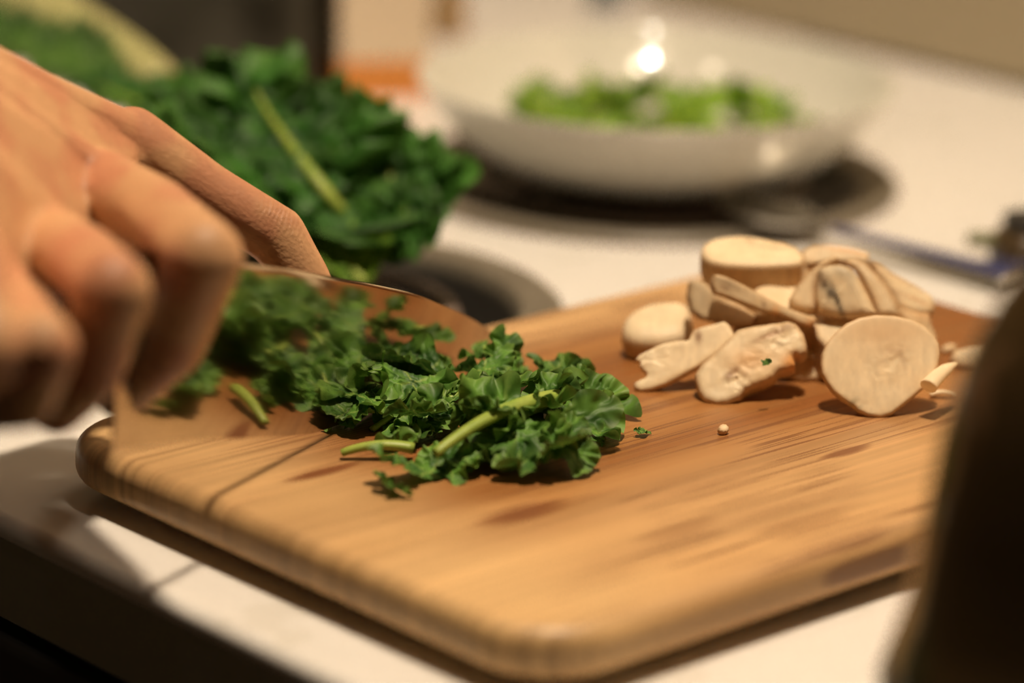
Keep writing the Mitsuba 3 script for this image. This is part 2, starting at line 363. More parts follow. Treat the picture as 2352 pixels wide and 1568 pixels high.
splash = thing('backsplash', 'taupe backsplash panel along the wall behind the bowl', 'backsplash')
put(splash, box(SBACK, BACK - 0.002, -0.6, 1.40, 0.0005, 0.45, 0.006), 'taupe_panel', 30, KITCHEN)
counter = thing('counter', 'cream kitchen counter left of the stove holding the pot and carton', 'counter')
part(counter, 'worktop', box(FRONT, BACK - 0.002, SLEFT + 0.003, 2.1, -0.035, 0.0, 0.004), 'enamel', 30, KITCHEN)
part(counter, 'cabinet', box(FRONT + 0.03, BACK - 0.002, SLEFT + 0.006, 2.1, -0.90, -0.036), 'dim_paint', matrix=KITCHEN)
counter2 = thing('counter', 'cream kitchen counter right of the stove behind the dark bottle', 'counter')
part(counter2, 'worktop', box(FRONT, BACK - 0.002, -0.6, SRIGHT - 0.003, -0.035, 0.0, 0.004), 'enamel', 30, KITCHEN)
part(counter2, 'cabinet', box(FRONT + 0.03, BACK - 0.002, -0.6, SRIGHT - 0.006, -0.90, -0.036), 'dim_paint', matrix=KITCHEN)

# ------------------------------------------------------------------ cutting board
ZT, ZB = 0.022, 0.005
board = thing('cutting_board', 'thick rounded wooden cutting board with kale and sliced mushrooms on it', 'cutting board')
bc = ls((B0 + B1) / 2, (BS0 + BS1) / 2)
bf = frame(L, -S, Z, bc)
part(board, 'panel', rounded_slab(B1 - B0, BS1 - BS0, 0.030, ZB, ZT, 0.0065, 12, 7), 'wood_board', 40, bf)
for sx in (-1, 1):
    for sy in (-1, 1):
        ft = lathe([(0, 0.0001), (0.006, 0.0001), (0.007, 0.001), (0.007, 0.0055), (0, 0.0055)], 24)
        part(board, 'rubber_foot', xf(bf @ frame([1, 0, 0], [0, 1, 0], [0, 0, 1], [sx * 0.150, sy * 0.095, 0]), ft), 'handle_black', 30)

# ------------------------------------------------------------------ knife: blade plane upright over the board, tip down, heel raised
TR0 = at(740, 1010, ZT); U = unit(TR0 - at(490, 1145, ZT)); NB = np.array([U[1], -U[0], 0.0])    # NB faces the camera's side
LEAN = math.radians(7.0)                                                # the blade leans over towards the camera's side
NL = NB * math.cos(LEAN) - Z * math.sin(LEAN); WL = np.cross(NL, U)
KF = frame(U, WL, NL, TR0)                                               # x along the blade, y up in its plane, z towards the camera's side
top_line = [(-0.140, 0.104), (-0.057, 0.0778), (-0.0253, 0.0676), (-0.0009, 0.0592), (0.0277, 0.0495), (0.0545, 0.0396), (0.0762, 0.0299), (0.0966, 0.0206), (0.1102, 0.0135), (0.1223, 0.0065), (0.1282, 0.0013)]
low_line = [(-0.132, 0.0360), (-0.1219, 0.0334), (-0.0836, 0.0249), (-0.0421, 0.0138), (-0.0003, 0.0037), (0.03, 0.0013), (0.07, 0.0005), (0.11, 0.0005), (0.1282, 0.0013)]


def blade_mesh():
    nx = 70
    tx, ty = np.array(top_line).T; lx, ly = np.array(low_line).T
    from scipy.interpolate import PchipInterpolator as PI
    ft, fl = PI(tx, ty), PI(lx, ly)
    t = np.linspace(0, 1, nx) ** 0.9
    v = []
    prof = [(0.0, 0.00012), (0.02, 0.00022), (0.10, 0.00055), (0.16, 0.00062), (0.6, 0.0010), (0.97, 0.00135), (1.0, 0.0011)]
    for s in t:
        xl = lx[0] + (lx[-1] - lx[0]) * s; xt = tx[0] + (tx[-1] - tx[0]) * s
        a = np.array([xl, fl(xl)]); b = np.array([xt, ft(xt)]); taper = 1 - 0.55 * s
        ringp = [np.r_[a + (b - a) * q, w * taper] for q, w in prof] + [np.r_[a + (b - a) * q, -w * taper] for q, w in prof[::-1]]
        v.append(ringp)
    v = np.array(v); m = v.shape[1]; v = v.reshape(-1, 3)
    i, j = np.meshgrid(np.arange(nx - 1), np.arange(m), indexing='ij'); j2 = (j + 1) % m
    q = np.stack([i * m + j, (i + 1) * m + j, (i + 1) * m + j2, i * m + j2], -1).reshape(-1, 4)
    f = np.vstack([q[:, [0, 1, 2]], q[:, [0, 2, 3]]])
    cap = [[0, k + 1, k] for k in range(1, m - 1)] + [[(nx - 1) * m, (nx - 1) * m + k, (nx - 1) * m + k + 1] for k in range(1, m - 1)]
    msh = tri(v, np.vstack([f, cap]))
    if msh.volume < 0: msh.invert()
    return msh


knife = thing('chef_knife', 'wide shiny chef knife rocking on its tip through the chopped kale', 'knife')
part(knife, 'blade', blade_mesh(), 'blade_steel', 12, KF, label='mirror-bright steel blade reflecting kale and wood')
hd = unit([-0.965, 0.262, 0]); hp = np.array([-0.136, 0.074, -0.002])
hpts = np.array([hp + hd * q for q in (0, 0.010, 0.025, 0.042, 0.058, 0.072, 0.082)])
part(knife, 'handle', xf(KF, tube(smooth_path(hpts, 30), np.interp(np.linspace(0, 1, 30), [0, 0.1, 0.3, 0.6, 0.9, 1], [0.012, 0.0125, 0.0115, 0.013, 0.0135, 0.009]), 20, 0.72, up=(0, 0, 1))), 'handle_black', True)
bol = hp - hd * 0.004
part(knife, 'bolster', xf(KF, tube(np.array([bol - hd * 0.006, bol, bol + hd * 0.008]), [0.010, 0.0135, 0.0128], 20, 0.6, up=(0, 0, 1))), 'steel', 40)

# ------------------------------------------------------------------ the hand on the knife
JOINTS = {
    'index': [(300, 326, 1.100, .0122), (470, 442, 1.109, .0108), (634, 540, 1.117, .0104), (704, 650, 1.119, .0089), (752, 735, 1.122, .0074)],
    'middle': [(222, 425, 1.060, .0125), (355, 490, 1.018, .0118), (466, 592, 0.972, .0122), (395, 790, 0.990, .0104), (280, 895, 1.002, .0090)],
    'ring': [(102, 555, 1.010, .0122), (190, 600, 0.968, .0112), (258, 665, 0.924, .0112), (208, 850, 0.942, .0098), (130, 930, 0.962, .0086)],
    'little': [(-25, 660, 0.968, .0112), (35, 720, 0.928, .0100), (95, 800, 0.889, .0100), (60, 915, 0.907, .0086), (-25, 930, 0.928, .0076)]}


def bone(a, ra, b, rb, n=20):
    return m3.Manifold.batch_hull([m3.Manifold.sphere(ra, n).translate(tuple(a)), m3.Manifold.sphere(rb, n).translate(tuple(b))])


def hand_mesh():
    bones = []
    jp = {k: [(deep(x, y, d), r) for x, y, d, r in v] for k, v in JOINTS.items()}
    for k, v in jp.items():
        for (a, ra), (b, rb) in zip(v, v[1:]): bones.append(bone(a, ra, b, rb))
    mid = jp['middle'][0][0]
    ends = {'index': deep(-200, 110, 1.02), 'middle': deep(-215, 135, 1.000), 'ring': deep(-230, 180, 0.972), 'little': deep(-245, 235, 0.945)}
    wrist = sum(ends.values()) / 4
    side = unit(ends['index'] - ends['little'])
    wa, wb = wrist + side * 0.016, wrist - side * 0.016
    order = ['index', 'middle', 'ring', 'little']
    down = unit(np.array([0.12, 0.35, -0.40])) * 0.010
    for k in order:
        a, r = jp[k][0]
        bones.append(bone(a, r * 0.80, a + (ends[k] - a) * 0.45, r * 0.84)); bones.append(bone(a + (ends[k] - a) * 0.45, r * 0.84, ends[k], 0.0135))
    for k1, k2 in zip(order, order[1:]):                                               # flesh between the metacarpals
        sph = []
        for k in (k1, k2):
            a = jp[k][0][0]; e = ends[k]
            sph += [m3.Manifold.sphere(0.0095, 20).translate(tuple(a + (e - a) * 0.10 + down * 0.9)), m3.Manifold.sphere(0.0125, 20).translate(tuple(e + down * 0.3)), m3.Manifold.sphere(0.0105, 20).translate(tuple(a + (e - a) * 0.55 + down * 0.45))]
        bones.append(m3.Manifold.batch_hull(sph))
    palm = [jp['middle'][0][0] + down * 2.2, jp['little'][0][0] + down * 2.0, wrist + down * 1.6]
    bones.append(m3.Manifold.batch_hull([m3.Manifold.sphere(0.011, 20).translate(tuple(q)) for q in palm]))
    heel = [(deep(-40, 800, 0.885), .0125), (deep(-150, 640, 0.900), .0150), (ends['little'], .0135), (jp['little'][0][0], .0100)]
    bones.append(m3.Manifold.batch_hull([m3.Manifold.sphere(r, 20).translate(tuple(q)) for q, r in heel]))
    # thumb, on the far side of the handle
    th = [(wrist + side * 0.012 + down * 1.8, .0135), (deep(60, 400, 1.10), .0125), (deep(240, 470, 1.135), .0115), (deep(400, 560, 1.128), .0095), (deep(500, 640, 1.115), .0080)]
    for (a, ra), (b, rb) in zip(th, th[1:]): bones.append(bone(a, ra, b, rb))
    # forearm
    elbow = wrist + unit(np.array([-0.78, -0.30, 0.42])) * 0.27
    q1 = wrist + (elbow - wrist) * 0.25
    for sgn in (-1, 1):
        bones.append(bone(wrist + side * 0.013 * sgn, 0.0195, q1 + side * 0.014 * sgn, 0.024)); bones.append(bone(q1 + side * 0.014 * sgn, 0.024, elbow + side * 0.016 * sgn, 0.036))
    bones.append(bone(wrist, 0.021, q1, 0.026))
    m = m3.Manifold.batch_boolean(bones, m3.OpType.Add)
    m = m.refine_to_length(0.0034)
    t = to_tri(m); before = np.array(t.vertices)
    trimesh.smoothing.filter_taubin(t, lamb=0.5, nu=0.51, iterations=26)
    after = np.array(t.vertices); off = np.linalg.norm(after - before, axis=1)
    after[off > 0.005] = before[off > 0.005]; t.vertices = after
    return t


person = thing('person', 'bare right hand and forearm gripping the knife from the left edge', 'person')
hand = hand_mesh()
put(person, hand, 'skin', True)

# ------------------------------------------------------------------ kale
def relax(x, f, grow, iters=260, bendk=0.10, fixed=None):
    """Lets a sheet of leaf whose parts have grown by the factors grow (per vertex) buckle into its ruffles: springs along the edges and across them."""
    e = np.sort(np.vstack([f[:, [0, 1]], f[:, [1, 2]], f[:, [2, 0]]]), 1); opp = np.r_[f[:, 2], f[:, 0], f[:, 1]]
    order = np.lexsort((e[:, 1], e[:, 0])); e, opp = e[order], opp[order]
    same = np.nonzero((e[1:] == e[:-1]).all(1))[0]
    pairs = np.stack([opp[same], opp[same + 1]], 1); e = np.unique(e, axis=0)
    rest = np.linalg.norm((x[e[:, 0]] - x[e[:, 1]])[:, :2], axis=1) * (grow[e[:, 0]] + grow[e[:, 1]]) / 2
    restb = np.linalg.norm((x[pairs[:, 0]] - x[pairs[:, 1]])[:, :2], axis=1) * (grow[pairs[:, 0]] + grow[pairs[:, 1]]) / 2
    a = np.r_[e[:, 0], pairs[:, 0]]; b = np.r_[e[:, 1], pairs[:, 1]]; r = np.r_[rest, restb]; w = np.r_[np.ones(len(e)), np.full(len(pairs), bendk)]
    n = len(x); val = np.bincount(a, w, n) + np.bincount(b, w, n) + 1e-9
    x0 = x.copy()
    for it in range(iters):
        d = x[b] - x[a]; l = np.linalg.norm(d, axis=1) + 1e-12
        c = d * (w * (l - r * min(1.0, 0.4 + it / (0.6 * iters))) / l * 0.5)[:, None]
        for k in range(3):
            x[:, k] += 1.7 * (np.bincount(a, c[:, k], n) - np.bincount(b, c[:, k], n)) / val * 1.0
        if fixed is not None: x[fixed] = x0[fixed]
    return x


def finish_leaf(x, f, keep):
    """One round of Loop subdivision; keep: per-vertex values carried along."""
    m = trimesh.Trimesh(np.c_[x], f, process=False)
    v, ff = trimesh.remesh.subdivide_loop(m.vertices, m.faces, iterations=1)
    from scipy.spatial import cKDTree
    d, i = cKDTree(x).query(v, k=3); w = 1 / (d + 1e-6); w /= w.sum(1, keepdims=True)
    return tri(v, ff), [(k[i] * w).sum(1) for k in keep]


def leaf_patch(seed, R=0.020, growth=1.3, band=0.22, elong=1.2, curl=0.5, bright=1.0, fineness=10):
    """A torn piece of curly kale, about 2 R wide: flat inside, its margin grown until it ruffles; vertex colours are the leaf's own."""
    g = np.random.default_rng(seed)
    a = np.arange(90) * 2 * np.pi / 90; ph = g.uniform(0, 6.28, 6)
    rad = R * (0.85 + 0.16 * np.sin(2 * a + ph[0]) + 0.10 * np.sin(3 * a + ph[1]) + 0.07 * np.sin(5 * a + ph[2]))
    cutd = g.uniform(0, 6.28); cc = np.cos(a - cutd); lim = 0.40 * R / np.maximum(cc, 0.2)
    iscut = (cc > 0.2) & (rad > lim); rad = np.where(iscut, lim, rad)
    o = np.c_[np.cos(a) * rad * elong, np.sin(a) * rad / elong ** 0.5]
    poly = Polygon(o).buffer(0); h = R / fineness
    gx, gy = np.meshgrid(np.arange(-2 * R, 2 * R, h), np.arange(-2 * R, 2 * R, h * 0.866)); gx = gx + (np.arange(len(gx)) % 2)[:, None] * h / 2
    p = np.c_[gx.ravel(), gy.ravel()] + g.normal(0, h * 0.06, (gx.size, 2))
    inner = poly.buffer(-h * 0.45)
    from shapely import contains_xy
    p = p[contains_xy(inner, p[:, 0], p[:, 1])]
    n = int(poly.length / h); ring = np.array([poly.exterior.interpolate(k / n, normalized=True).coords[0] for k in range(n)]); p = np.vstack([p, ring])
    f = Delaunay(p).simplices; c = p[f].mean(1); f = f[contains_xy(poly, c[:, 0], c[:, 1])]
    q = p[f]; fl = np.cross(q[:, 1] - q[:, 0], q[:, 2] - q[:, 0]) < 0; f[fl] = f[fl][:, ::-1]
    margin = o[~iscut]; d = np.sqrt(((p[:, None] - margin[None]) ** 2).sum(-1)).min(1)
    grow = 1 + growth * np.exp(-(d / (band * R)) ** 1.4) * (0.75 + 0.5 * meshkit.noise(np.c_[p / R * 2 + 5, p[:, :1] * 0 + 1], seed))
    x = np.c_[p, R * (0.28 * (meshkit.noise(np.c_[p / R * 1.6 + 9, p[:, :1] * 0], seed + 1) - 0.5) + 0.16 * (meshkit.noise(np.c_[p / R * 5 + 9, p[:, :1] * 0], seed + 2) - 0.5) + 0.05 * g.normal(0, 1, len(p)))]
    x = relax(x, f, grow)
    b = g.uniform(0, np.pi); cb, sb = math.cos(b), math.sin(b); kap = curl / R * g.uniform(0.5, 1.2)         # rolled about an axis
    u, w, z = cb * x[:, 0] + sb * x[:, 1], -sb * x[:, 0] + cb * x[:, 1], x[:, 2]
    u2, z2 = np.sin(kap * u) * (1 / kap - z), 1 / kap - np.cos(kap * u) * (1 / kap - z)
    x = np.c_[cb * u2 - sb * w, sb * u2 + cb * w, z2]
    m, (px, py, dd) = finish_leaf(x, f, [p[:, 0], p[:, 1], d])
    tone = meshkit.fbm(np.c_[px, py, px * 0] / R * 2.5 + 7, 3, seed + 9)
    dark, mid, pale = np.array([0.038, 0.112, 0.020]), np.array([0.110, 0.255, 0.036]), np.array([0.34, 0.46, 0.11])
    t = np.clip((tone - 0.36) / 0.32, 0, 1)[:, None]; col = dark * (1 - t) + mid * t
    ang = np.arctan2(py, px); rr = np.hypot(px, py) / R
    vein = np.clip(1 - np.abs(((ang * 4 / (2 * np.pi) + 0.04 * np.sin(9 * rr)) % 1) - 0.5) * (rr + 0.1) / 0.04, 0, 1) * np.clip(1.1 - rr, 0, 1) * 0.9
    col = col + (pale - col) * np.clip(0.35 * np.exp(-dd / (0.05 * R)) + vein, 0, 0.8)[:, None]
    return m, col * g.uniform(0.85, 1.2) * np.array(bright)


LEAVES = []
for k in range(16):
    m, col = leaf_patch(100 + k, growth=[1.4, 2.4, 1.0, 2.8][k % 4], fineness=13, band=[0.15, 0.12, 0.18, 0.14][(k // 4) % 4], elong=[1.0, 1.3, 1.15, 1.5][(k // 4) % 4], curl=[0.3, 0.7, 0.5, 0.9][(k // 2) % 4])
    LEAVES.append((m, mikit.ply(m, 'leaf', True, color=np.clip(col, 0, 1))))
RIB = {}


def rib_mesh(length, r0, r1, bend, seed):
    g = np.random.default_rng(seed); x = np.linspace(-length / 2, length / 2, 18)
    p = np.c_[x, bend * (1 - (2 * x / length) ** 2) + 0.0006 * np.sin(x * 300 + seed), 0.0003 * np.sin(x * 500)]
    return tube(p, np.linspace(r0, r1, 18) * (1 + 0.06 * np.sin(np.arange(18) * 1.7)), 10, 0.8)


def kale_piece(x, y, lift, size, yaw, tilt, roll, k, label, group, ground=ZT, mats=None, rib=None, name='kale_piece', pos=None):
    m, shape = (mats or LEAVES)[k % len(mats or LEAVES)]
    o = (at(x, y, ground + lift) if pos is None else np.array(pos, float))
    R = rot([0, 0, 1], yaw) @ rot([1, 0, 0], tilt) @ rot([0, 1, 0], roll)
    M = np.eye(4); M[:3, :3] = R[:3, :3] * (size / 0.020)
    low = (m.vertices @ M[:3, :3].T)[:, 2].min()
    M[:3, 3] = o; M[2, 3] = max(o[2], ground + lift - low)
    key = thing(name, label, 'kale', group)
    put(key, shape, None, matrix=M)
    if rib:
        RM = np.eye(4); RM[:3, :3] = R[:3, :3]; RM[:3, 3] = M[:3, 3] + R[:3, :3] @ np.array([0, 0, 0.0005])
        part(key, 'rib', rib_mesh(*rib), 'rib', True, RM, label='pale green rib')
    return key


rng = random.Random(7)
GK = 'chopped curly kale heaped on the board'
LK = 'chopped dark green curly kale in the heap on the cutting board'
# the pieces one can point at
kale_piece(1165, 898, 0.001, 0.0135, 40, 58, 10, 0, 'dark green flat kale leaf standing upright at the knife tip', None)
kale_piece(1275, 885, 0.002, 0.010, 10, 30, 20, 3, 'small frilly kale sprig between the upright leaf and the rightmost frill', None)
kale_piece(1362, 952, 0.001, 0.0145, -20, 28, 12, 5, 'frilly kale piece at the right end of the heap nearest the mushrooms', None)
kale_piece(1265, 1035, 0.002, 0.019, 15, 22, -14, 6, 'large curled kale piece at the front right of the heap', None)
kale_piece(1170, 1040, 0.002, 0.016, -40, 30, 18, 9, 'curled kale piece front and centre of the heap', None)
kale_piece(985, 1098, 0.000, 0.013, 20, 12, 10, 12, 'small kale strip lying alone at the near edge of the heap', None)
kale_piece(903, 1132, 0.000, 0.0065, 70, 25, 30, 1, 'tiny kale curl nearest the camera on the bare board', None)
kale_piece(850, 965, 0.001, 0.014, 60, 30, 10, 7, 'kale piece touching the middle of the knife edge', None)
kale_piece(985, 900, 0.002, 0.014, 0, 40, 0, 10, 'kale leaf pressed against the knife blade face', None)
# long pale stems
stem = thing('kale_piece', 'long pale green kale stem lying across the top of the heap', 'kale')
a, b = at(1285, 912, ZT + 0.016), at(1000, 1040, ZT + 0.010)
mid = (a + b) / 2 + np.array([0, 0, 0.004])
put(stem, tube(smooth_path([a, mid, b], 24), np.linspace(0.0036, 0.0018, 24), 12, 0.8), 'rib', True)
stem2 = thing('kale_piece', 'short pale kale stem end poking out left of the heap', 'kale')
a, b = at(950, 1030, ZT + 0.004), at(785, 1040, ZT + 0.0022)
put(stem2, tube(smooth_path([a, (a + b) / 2 + [0, 0, 0.002], b], 16), np.linspace(0.0024, 0.0016, 16), 10, 0.8), 'rib', True)
# the rest of the heap
spots = [(800, 985, .000, .011), (860, 975, .000, .012), (905, 985, .000, .012), (945, 945, .001, .013), (1005, 915, .002, .013), (1045, 875, .003, .012), (1110, 905, .004, .013), (985, 985, .001, .012),
         (1085, 985, .002, .014), (1150, 960, .004, .014), (1225, 945, .004, .013), (1235, 1000, .003, .015), (1325, 955, .002, .013), (1330, 1005, .001, .012), (1135, 1030, .002, .013), (1220, 1070, .001, .014),
         (1300, 1070, .001, .013), (1095, 1080, .000, .010), (1030, 1090, .000, .011), (930, 1020, .000, .009), (1150, 850, .005, .010), (1105, 835, .006, .011), (1290, 915, .004, .010), (1375, 985, .000, .009),
         (1255, 960, .008, .013), (1170, 925, .008, .012), (1060, 930, .006, .011), (955, 985, .004, .010), (1290, 1035, .008, .012), (1130, 990, .008, .011)]
names = [None] * len(spots)
rows = [[i for i in range(len(spots)) if lo <= spots[i][1] < hi] for lo, hi in ((0, 931), (931, 976), (976, 1026), (1026, 2000))]
for row, rname in zip(rows, ('back row of the heap', 'second row of the heap', 'third row of the heap', 'front row of the heap')):
    for k, i in enumerate(sorted(row, key=lambda i: spots[i][0])):
        names[i] = 'curly kale piece, %s from left in the %s' % (['first', 'second', 'third', 'fourth', 'fifth', 'sixth', 'seventh', 'eighth', 'ninth', 'tenth'][k], rname)
for n, (x, y, lift, size) in enumerate(spots):
    kale_piece(x, y, lift, size, rng.uniform(0, 360), rng.uniform(-38, 38), rng.uniform(-30, 30), n * 3 + 2, names[n], GK, rib=((0.018, 0.0014, 0.0009, 0.001, n) if n % 6 == 2 else None))
# crumbs
for n, (x, y, lab) in enumerate([(1372, 1022, 'tiny kale crumb right of the heap on the board'), (1480, 1000, 'tiny kale fleck alone on bare wood between heap and mushrooms'), (742, 945, 'tiny bright kale crumb on the knife edge')]):
    kale_piece(x, y, 0.0003, 0.0028, 30 * n, 10, 20, n + 4, lab, None, name='kale_crumb')


# ------------------------------------------------------------------ whole kale leaves behind the knife
def big_leaf(seed, rib_pts, half, growth, cols, length=None, up=(0, -0.25, 1.0), fineness=18, cup=0.35, right=1.0):
    """A whole curly leaf along the rib: half = half width; its margin is grown until it ruffles. Returns (mesh, colours)."""
    g = np.random.default_rng(seed)
    path = smooth_path(rib_pts, 60); t = np.gradient(path, axis=0); t /= np.linalg.norm(t, axis=1, keepdims=True)
    side = np.cross(t, unit(up)); side /= np.linalg.norm(side, axis=1, keepdims=True); nrm = np.cross(side, t)
    ln = np.linalg.norm(np.diff(path, axis=0), axis=1).sum()
    s = np.linspace(0, 1, 40); w = half * (0.07 + 0.93 * np.sin(np.pi * np.clip(s * 0.86 + 0.01, 0, 1)) ** 0.9) * (1 + 0.18 * np.sin(9 * s + g.uniform(0, 6)))
    tip = np.array([[ln * 1.0 + half * 0.35 * math.cos(q), half * 0.55 * math.sin(q)] for q in np.linspace(1.2, -1.2, 8)])
    o = np.vstack([np.c_[s * ln, w * right], tip * [1, min(1, right)], np.c_[s[::-1] * ln, -w[::-1] * 0.95]])
    poly = Polygon(o).buffer(0)
    if poly.geom_type != 'Polygon': poly = max(poly.geoms, key=lambda q: q.area)
    h = half / fineness
    from shapely import contains_xy
    x0, y0, x1, y1 = poly.bounds
    gx, gy = np.meshgrid(np.arange(x0, x1, h), np.arange(y0, y1, h * 0.866)); gx = gx + (np.arange(len(gx)) % 2)[:, None] * h / 2
    p = np.c_[gx.ravel(), gy.ravel()]; inner = poly.buffer(-h * 0.45); p = p[contains_xy(inner, p[:, 0], p[:, 1])]
    n = int(poly.length / h); ring = np.array([poly.exterior.interpolate(k / n, normalized=True).coords[0] for k in range(n)]); p = np.vstack([p, ring])
    f = Delaunay(p).simplices; c = p[f].mean(1); f = f[contains_xy(poly, c[:, 0], c[:, 1])]
    q = p[f]; fl = np.cross(q[:, 1] - q[:, 0], q[:, 2] - q[:, 0]) < 0; f[fl] = f[fl][:, ::-1]
    d = np.sqrt(((p[:, None] - ring[None, ::2]) ** 2).sum(-1)).min(1)
    grow = 1 + growth * np.exp(-(d / (0.24 * half)) ** 1.3) * np.clip(p[:, 0] / (0.15 * ln), 0.6, 1)
    x = np.c_[p, half * (0.25 * (meshkit.noise(np.c_[p / half * 2.2 + 9, p[:, :1] * 0], seed + 1) - 0.5) + 0.10 * (meshkit.noise(np.c_[p / half * 6 + 9, p[:, :1] * 0], seed + 2) - 0.5) + 0.02 * g.normal(0, 1, len(p)))]
    x[:, 2] *= np.clip(np.abs(p[:, 1]) / (0.2 * half), 0, 1)
    x = relax(x, f, grow, fixed=np.nonzero((np.abs(p[:, 1]) < h * 0.8) & (p[:, 0] < ln * 0.9))[0])
    m, (px, py, dd) = finish_leaf(x, f, [p[:, 0], p[:, 1], d])
    v = np.asarray(m.vertices); k = np.clip(v[:, 0] / ln, 0, 1) * 59; i = np.minimum(k.astype(int), 58); fr = (k - i)[:, None]
    L3 = lambda A: A[i] * (1 - fr) + A[i + 1] * fr
    P = L3(path) + L3(side) * v[:, 1:2] + L3(nrm) * (v[:, 2:3] + cup * v[:, 1:2] ** 2 / half) + t[-1] * np.maximum(v[:, :1] - ln, 0) + t[0] * np.minimum(v[:, :1], 0)
    m = tri(P, m.faces)
    tone = meshkit.fbm(np.c_[px, py, px * 0] * 90 + 20, 3, seed)
    dark, mid, pale = [np.array(c) for c in cols]
    tt = np.clip((tone - 0.35) / 0.3, 0, 1)[:, None]; col = dark * (1 - tt) + mid * tt
    av = np.abs(py) / half; vein = np.clip(1 - np.abs(((px / ln * 6 - av * 1.4) % 1) - 0.5) / 0.07, 0, 1) * np.clip(1 - av, 0, 1) * 0.5
    col = col + (pale - col) * np.clip(0.45 * np.exp(-dd / (0.06 * half)) + vein, 0, 0.8)[:, None]
    return m, np.clip(col, 0, 1)


KC = [(0.014, 0.066, 0.008), (0.040, 0.150, 0.018), (0.140, 0.30, 0.06)]
leaf_specs = [
    ('large curly kale leaf standing behind the hand with its cut stem end towards the board', [at(822, 560, 0.020), deep(745, 440, 1.335), deep(665, 335, 1.350), deep(590, 215, 1.375)], 0.044, 2.6, 18, True),
    ('curly kale leaf at the right end of the bunch beside the bowl', [deep(830, 590, 1.335), deep(865, 510, 1.340), deep(890, 440, 1.348), deep(900, 370, 1.356)], 0.028, 2.8, 12, False),
    ('lower left kale leaf of the bunch above the index finger', [deep(690, 550, 1.39), deep(600, 460, 1.40), deep(510, 370, 1.415), deep(450, 250, 1.43)], 0.034, 2.6, 13, False),
    ('small yellow-green kale leaf tucked behind the knife spine', [deep(838, 650, 1.31), deep(800, 605, 1.315), deep(765, 545, 1.325)], 0.015, 2.6, 14, False),
    ('dark kale leaf above the hand at the left', [deep(400, 275, 1.42), deep(310, 235, 1.44), deep(205, 190, 1.46)], 0.016, 1.6, 15, False),
    ('frilly kale leaf at the lower right of the bunch above the front burner', [deep(868, 590, 1.325), deep(905, 535, 1.33), deep(935, 470, 1.335)], 0.018, 3.0, 16, False)
]
for lab, pts, half, ruf, seed, big in leaf_specs:
    key = thing('kale_leaf', lab, 'kale', None)
    cols = KC if seed != 14 else [(0.09, 0.20, 0.015), (0.15, 0.30, 0.025), (0.24, 0.38, 0.06)]
    m, col = big_leaf(seed, pts, half, ruf, cols, right=0.66 if big else 1.0)
    part(key, 'blade', m, 'leaf', True, color=col)
    path = smooth_path(pts, 24)
    if big: path = np.vstack([at(838, 580, 0.016)[None], path])
    n = len(path)
    part(key, 'rib', tube(path - (0.0030 if big else 0.0) * FWD + (0.001 if big else 0.0) * Z, np.linspace(0.0052 if big else 0.0025, 0.0008, n) * np.linspace(1, 0.75, n), 12, 0.8), 'rib', True, label='pale green midrib')
    if big: part(key, 'cut_end', tube(smooth_path([at(846, 590, 0.014), at(836, 576, 0.017), at(815, 545, 0.023)], 12) - 0.0035 * FWD, np.linspace(0.0062, 0.0050, 12), 14, 0.8), 'pale_rib', True, label='pale yellow cut stem end')

stalk = thing('leafy_stalk', 'thick pale green leafy stalk out of focus at the upper left', 'vegetable')
pts = [deep(372, 195, 1.50), deep(285, 130, 1.53), deep(160, 60, 1.56), deep(20, -20, 1.60)]
part(stalk, 'stalk', tube(smooth_path(pts, 24), np.linspace(0.011, 0.022, 24), 16, 0.7), 'pale_rib', True)
m, col = big_leaf(21, [deep(300, 205, 1.48), deep(190, 165, 1.50), deep(70, 110, 1.52), deep(-60, 50, 1.55)], 0.021, 1.6, [(0.035, 0.10, 0.015), (0.08, 0.18, 0.03), (0.30, 0.36, 0.17)])
part(stalk, 'leaf', m, 'leaf', True, color=col, label='green leaf edge')

# ------------------------------------------------------------------ mushrooms
CUT, CUT2, SKIN_, SKIN2, GILL = [np.array(c) for c in ((0.93, 0.78, 0.53), (0.80, 0.57, 0.31), (0.66, 0.46, 0.25), (0.46, 0.29, 0.15), (0.36, 0.22, 0.12))]


def shroom_colors(m, dist, face, outline_skin=None, seed=0, tint=1.0, stain=0.35, edge=0.0016):
    v = np.asarray(m.vertices); n = np.clip((meshkit.fbm(v / 0.006 + 11 + seed, 3, seed)[:, None] - 0.3) * 2.2, 0, 1.4); n2 = meshkit.fbm(v / 0.0022 + 5, 2, seed + 3)[:, None]
    c = CUT * (1 - stain * n) + CUT2 * stain * n
    sk = np.clip(1 - dist / edge, 0, 1)[:, None]
    if outline_skin is not None: sk = sk * outline_skin(v)[:, None]
    c = c * (1 - sk) + (SKIN_ * (1 - n2) + SKIN2 * n2) * sk
    return np.clip(c * tint, 0, 1)


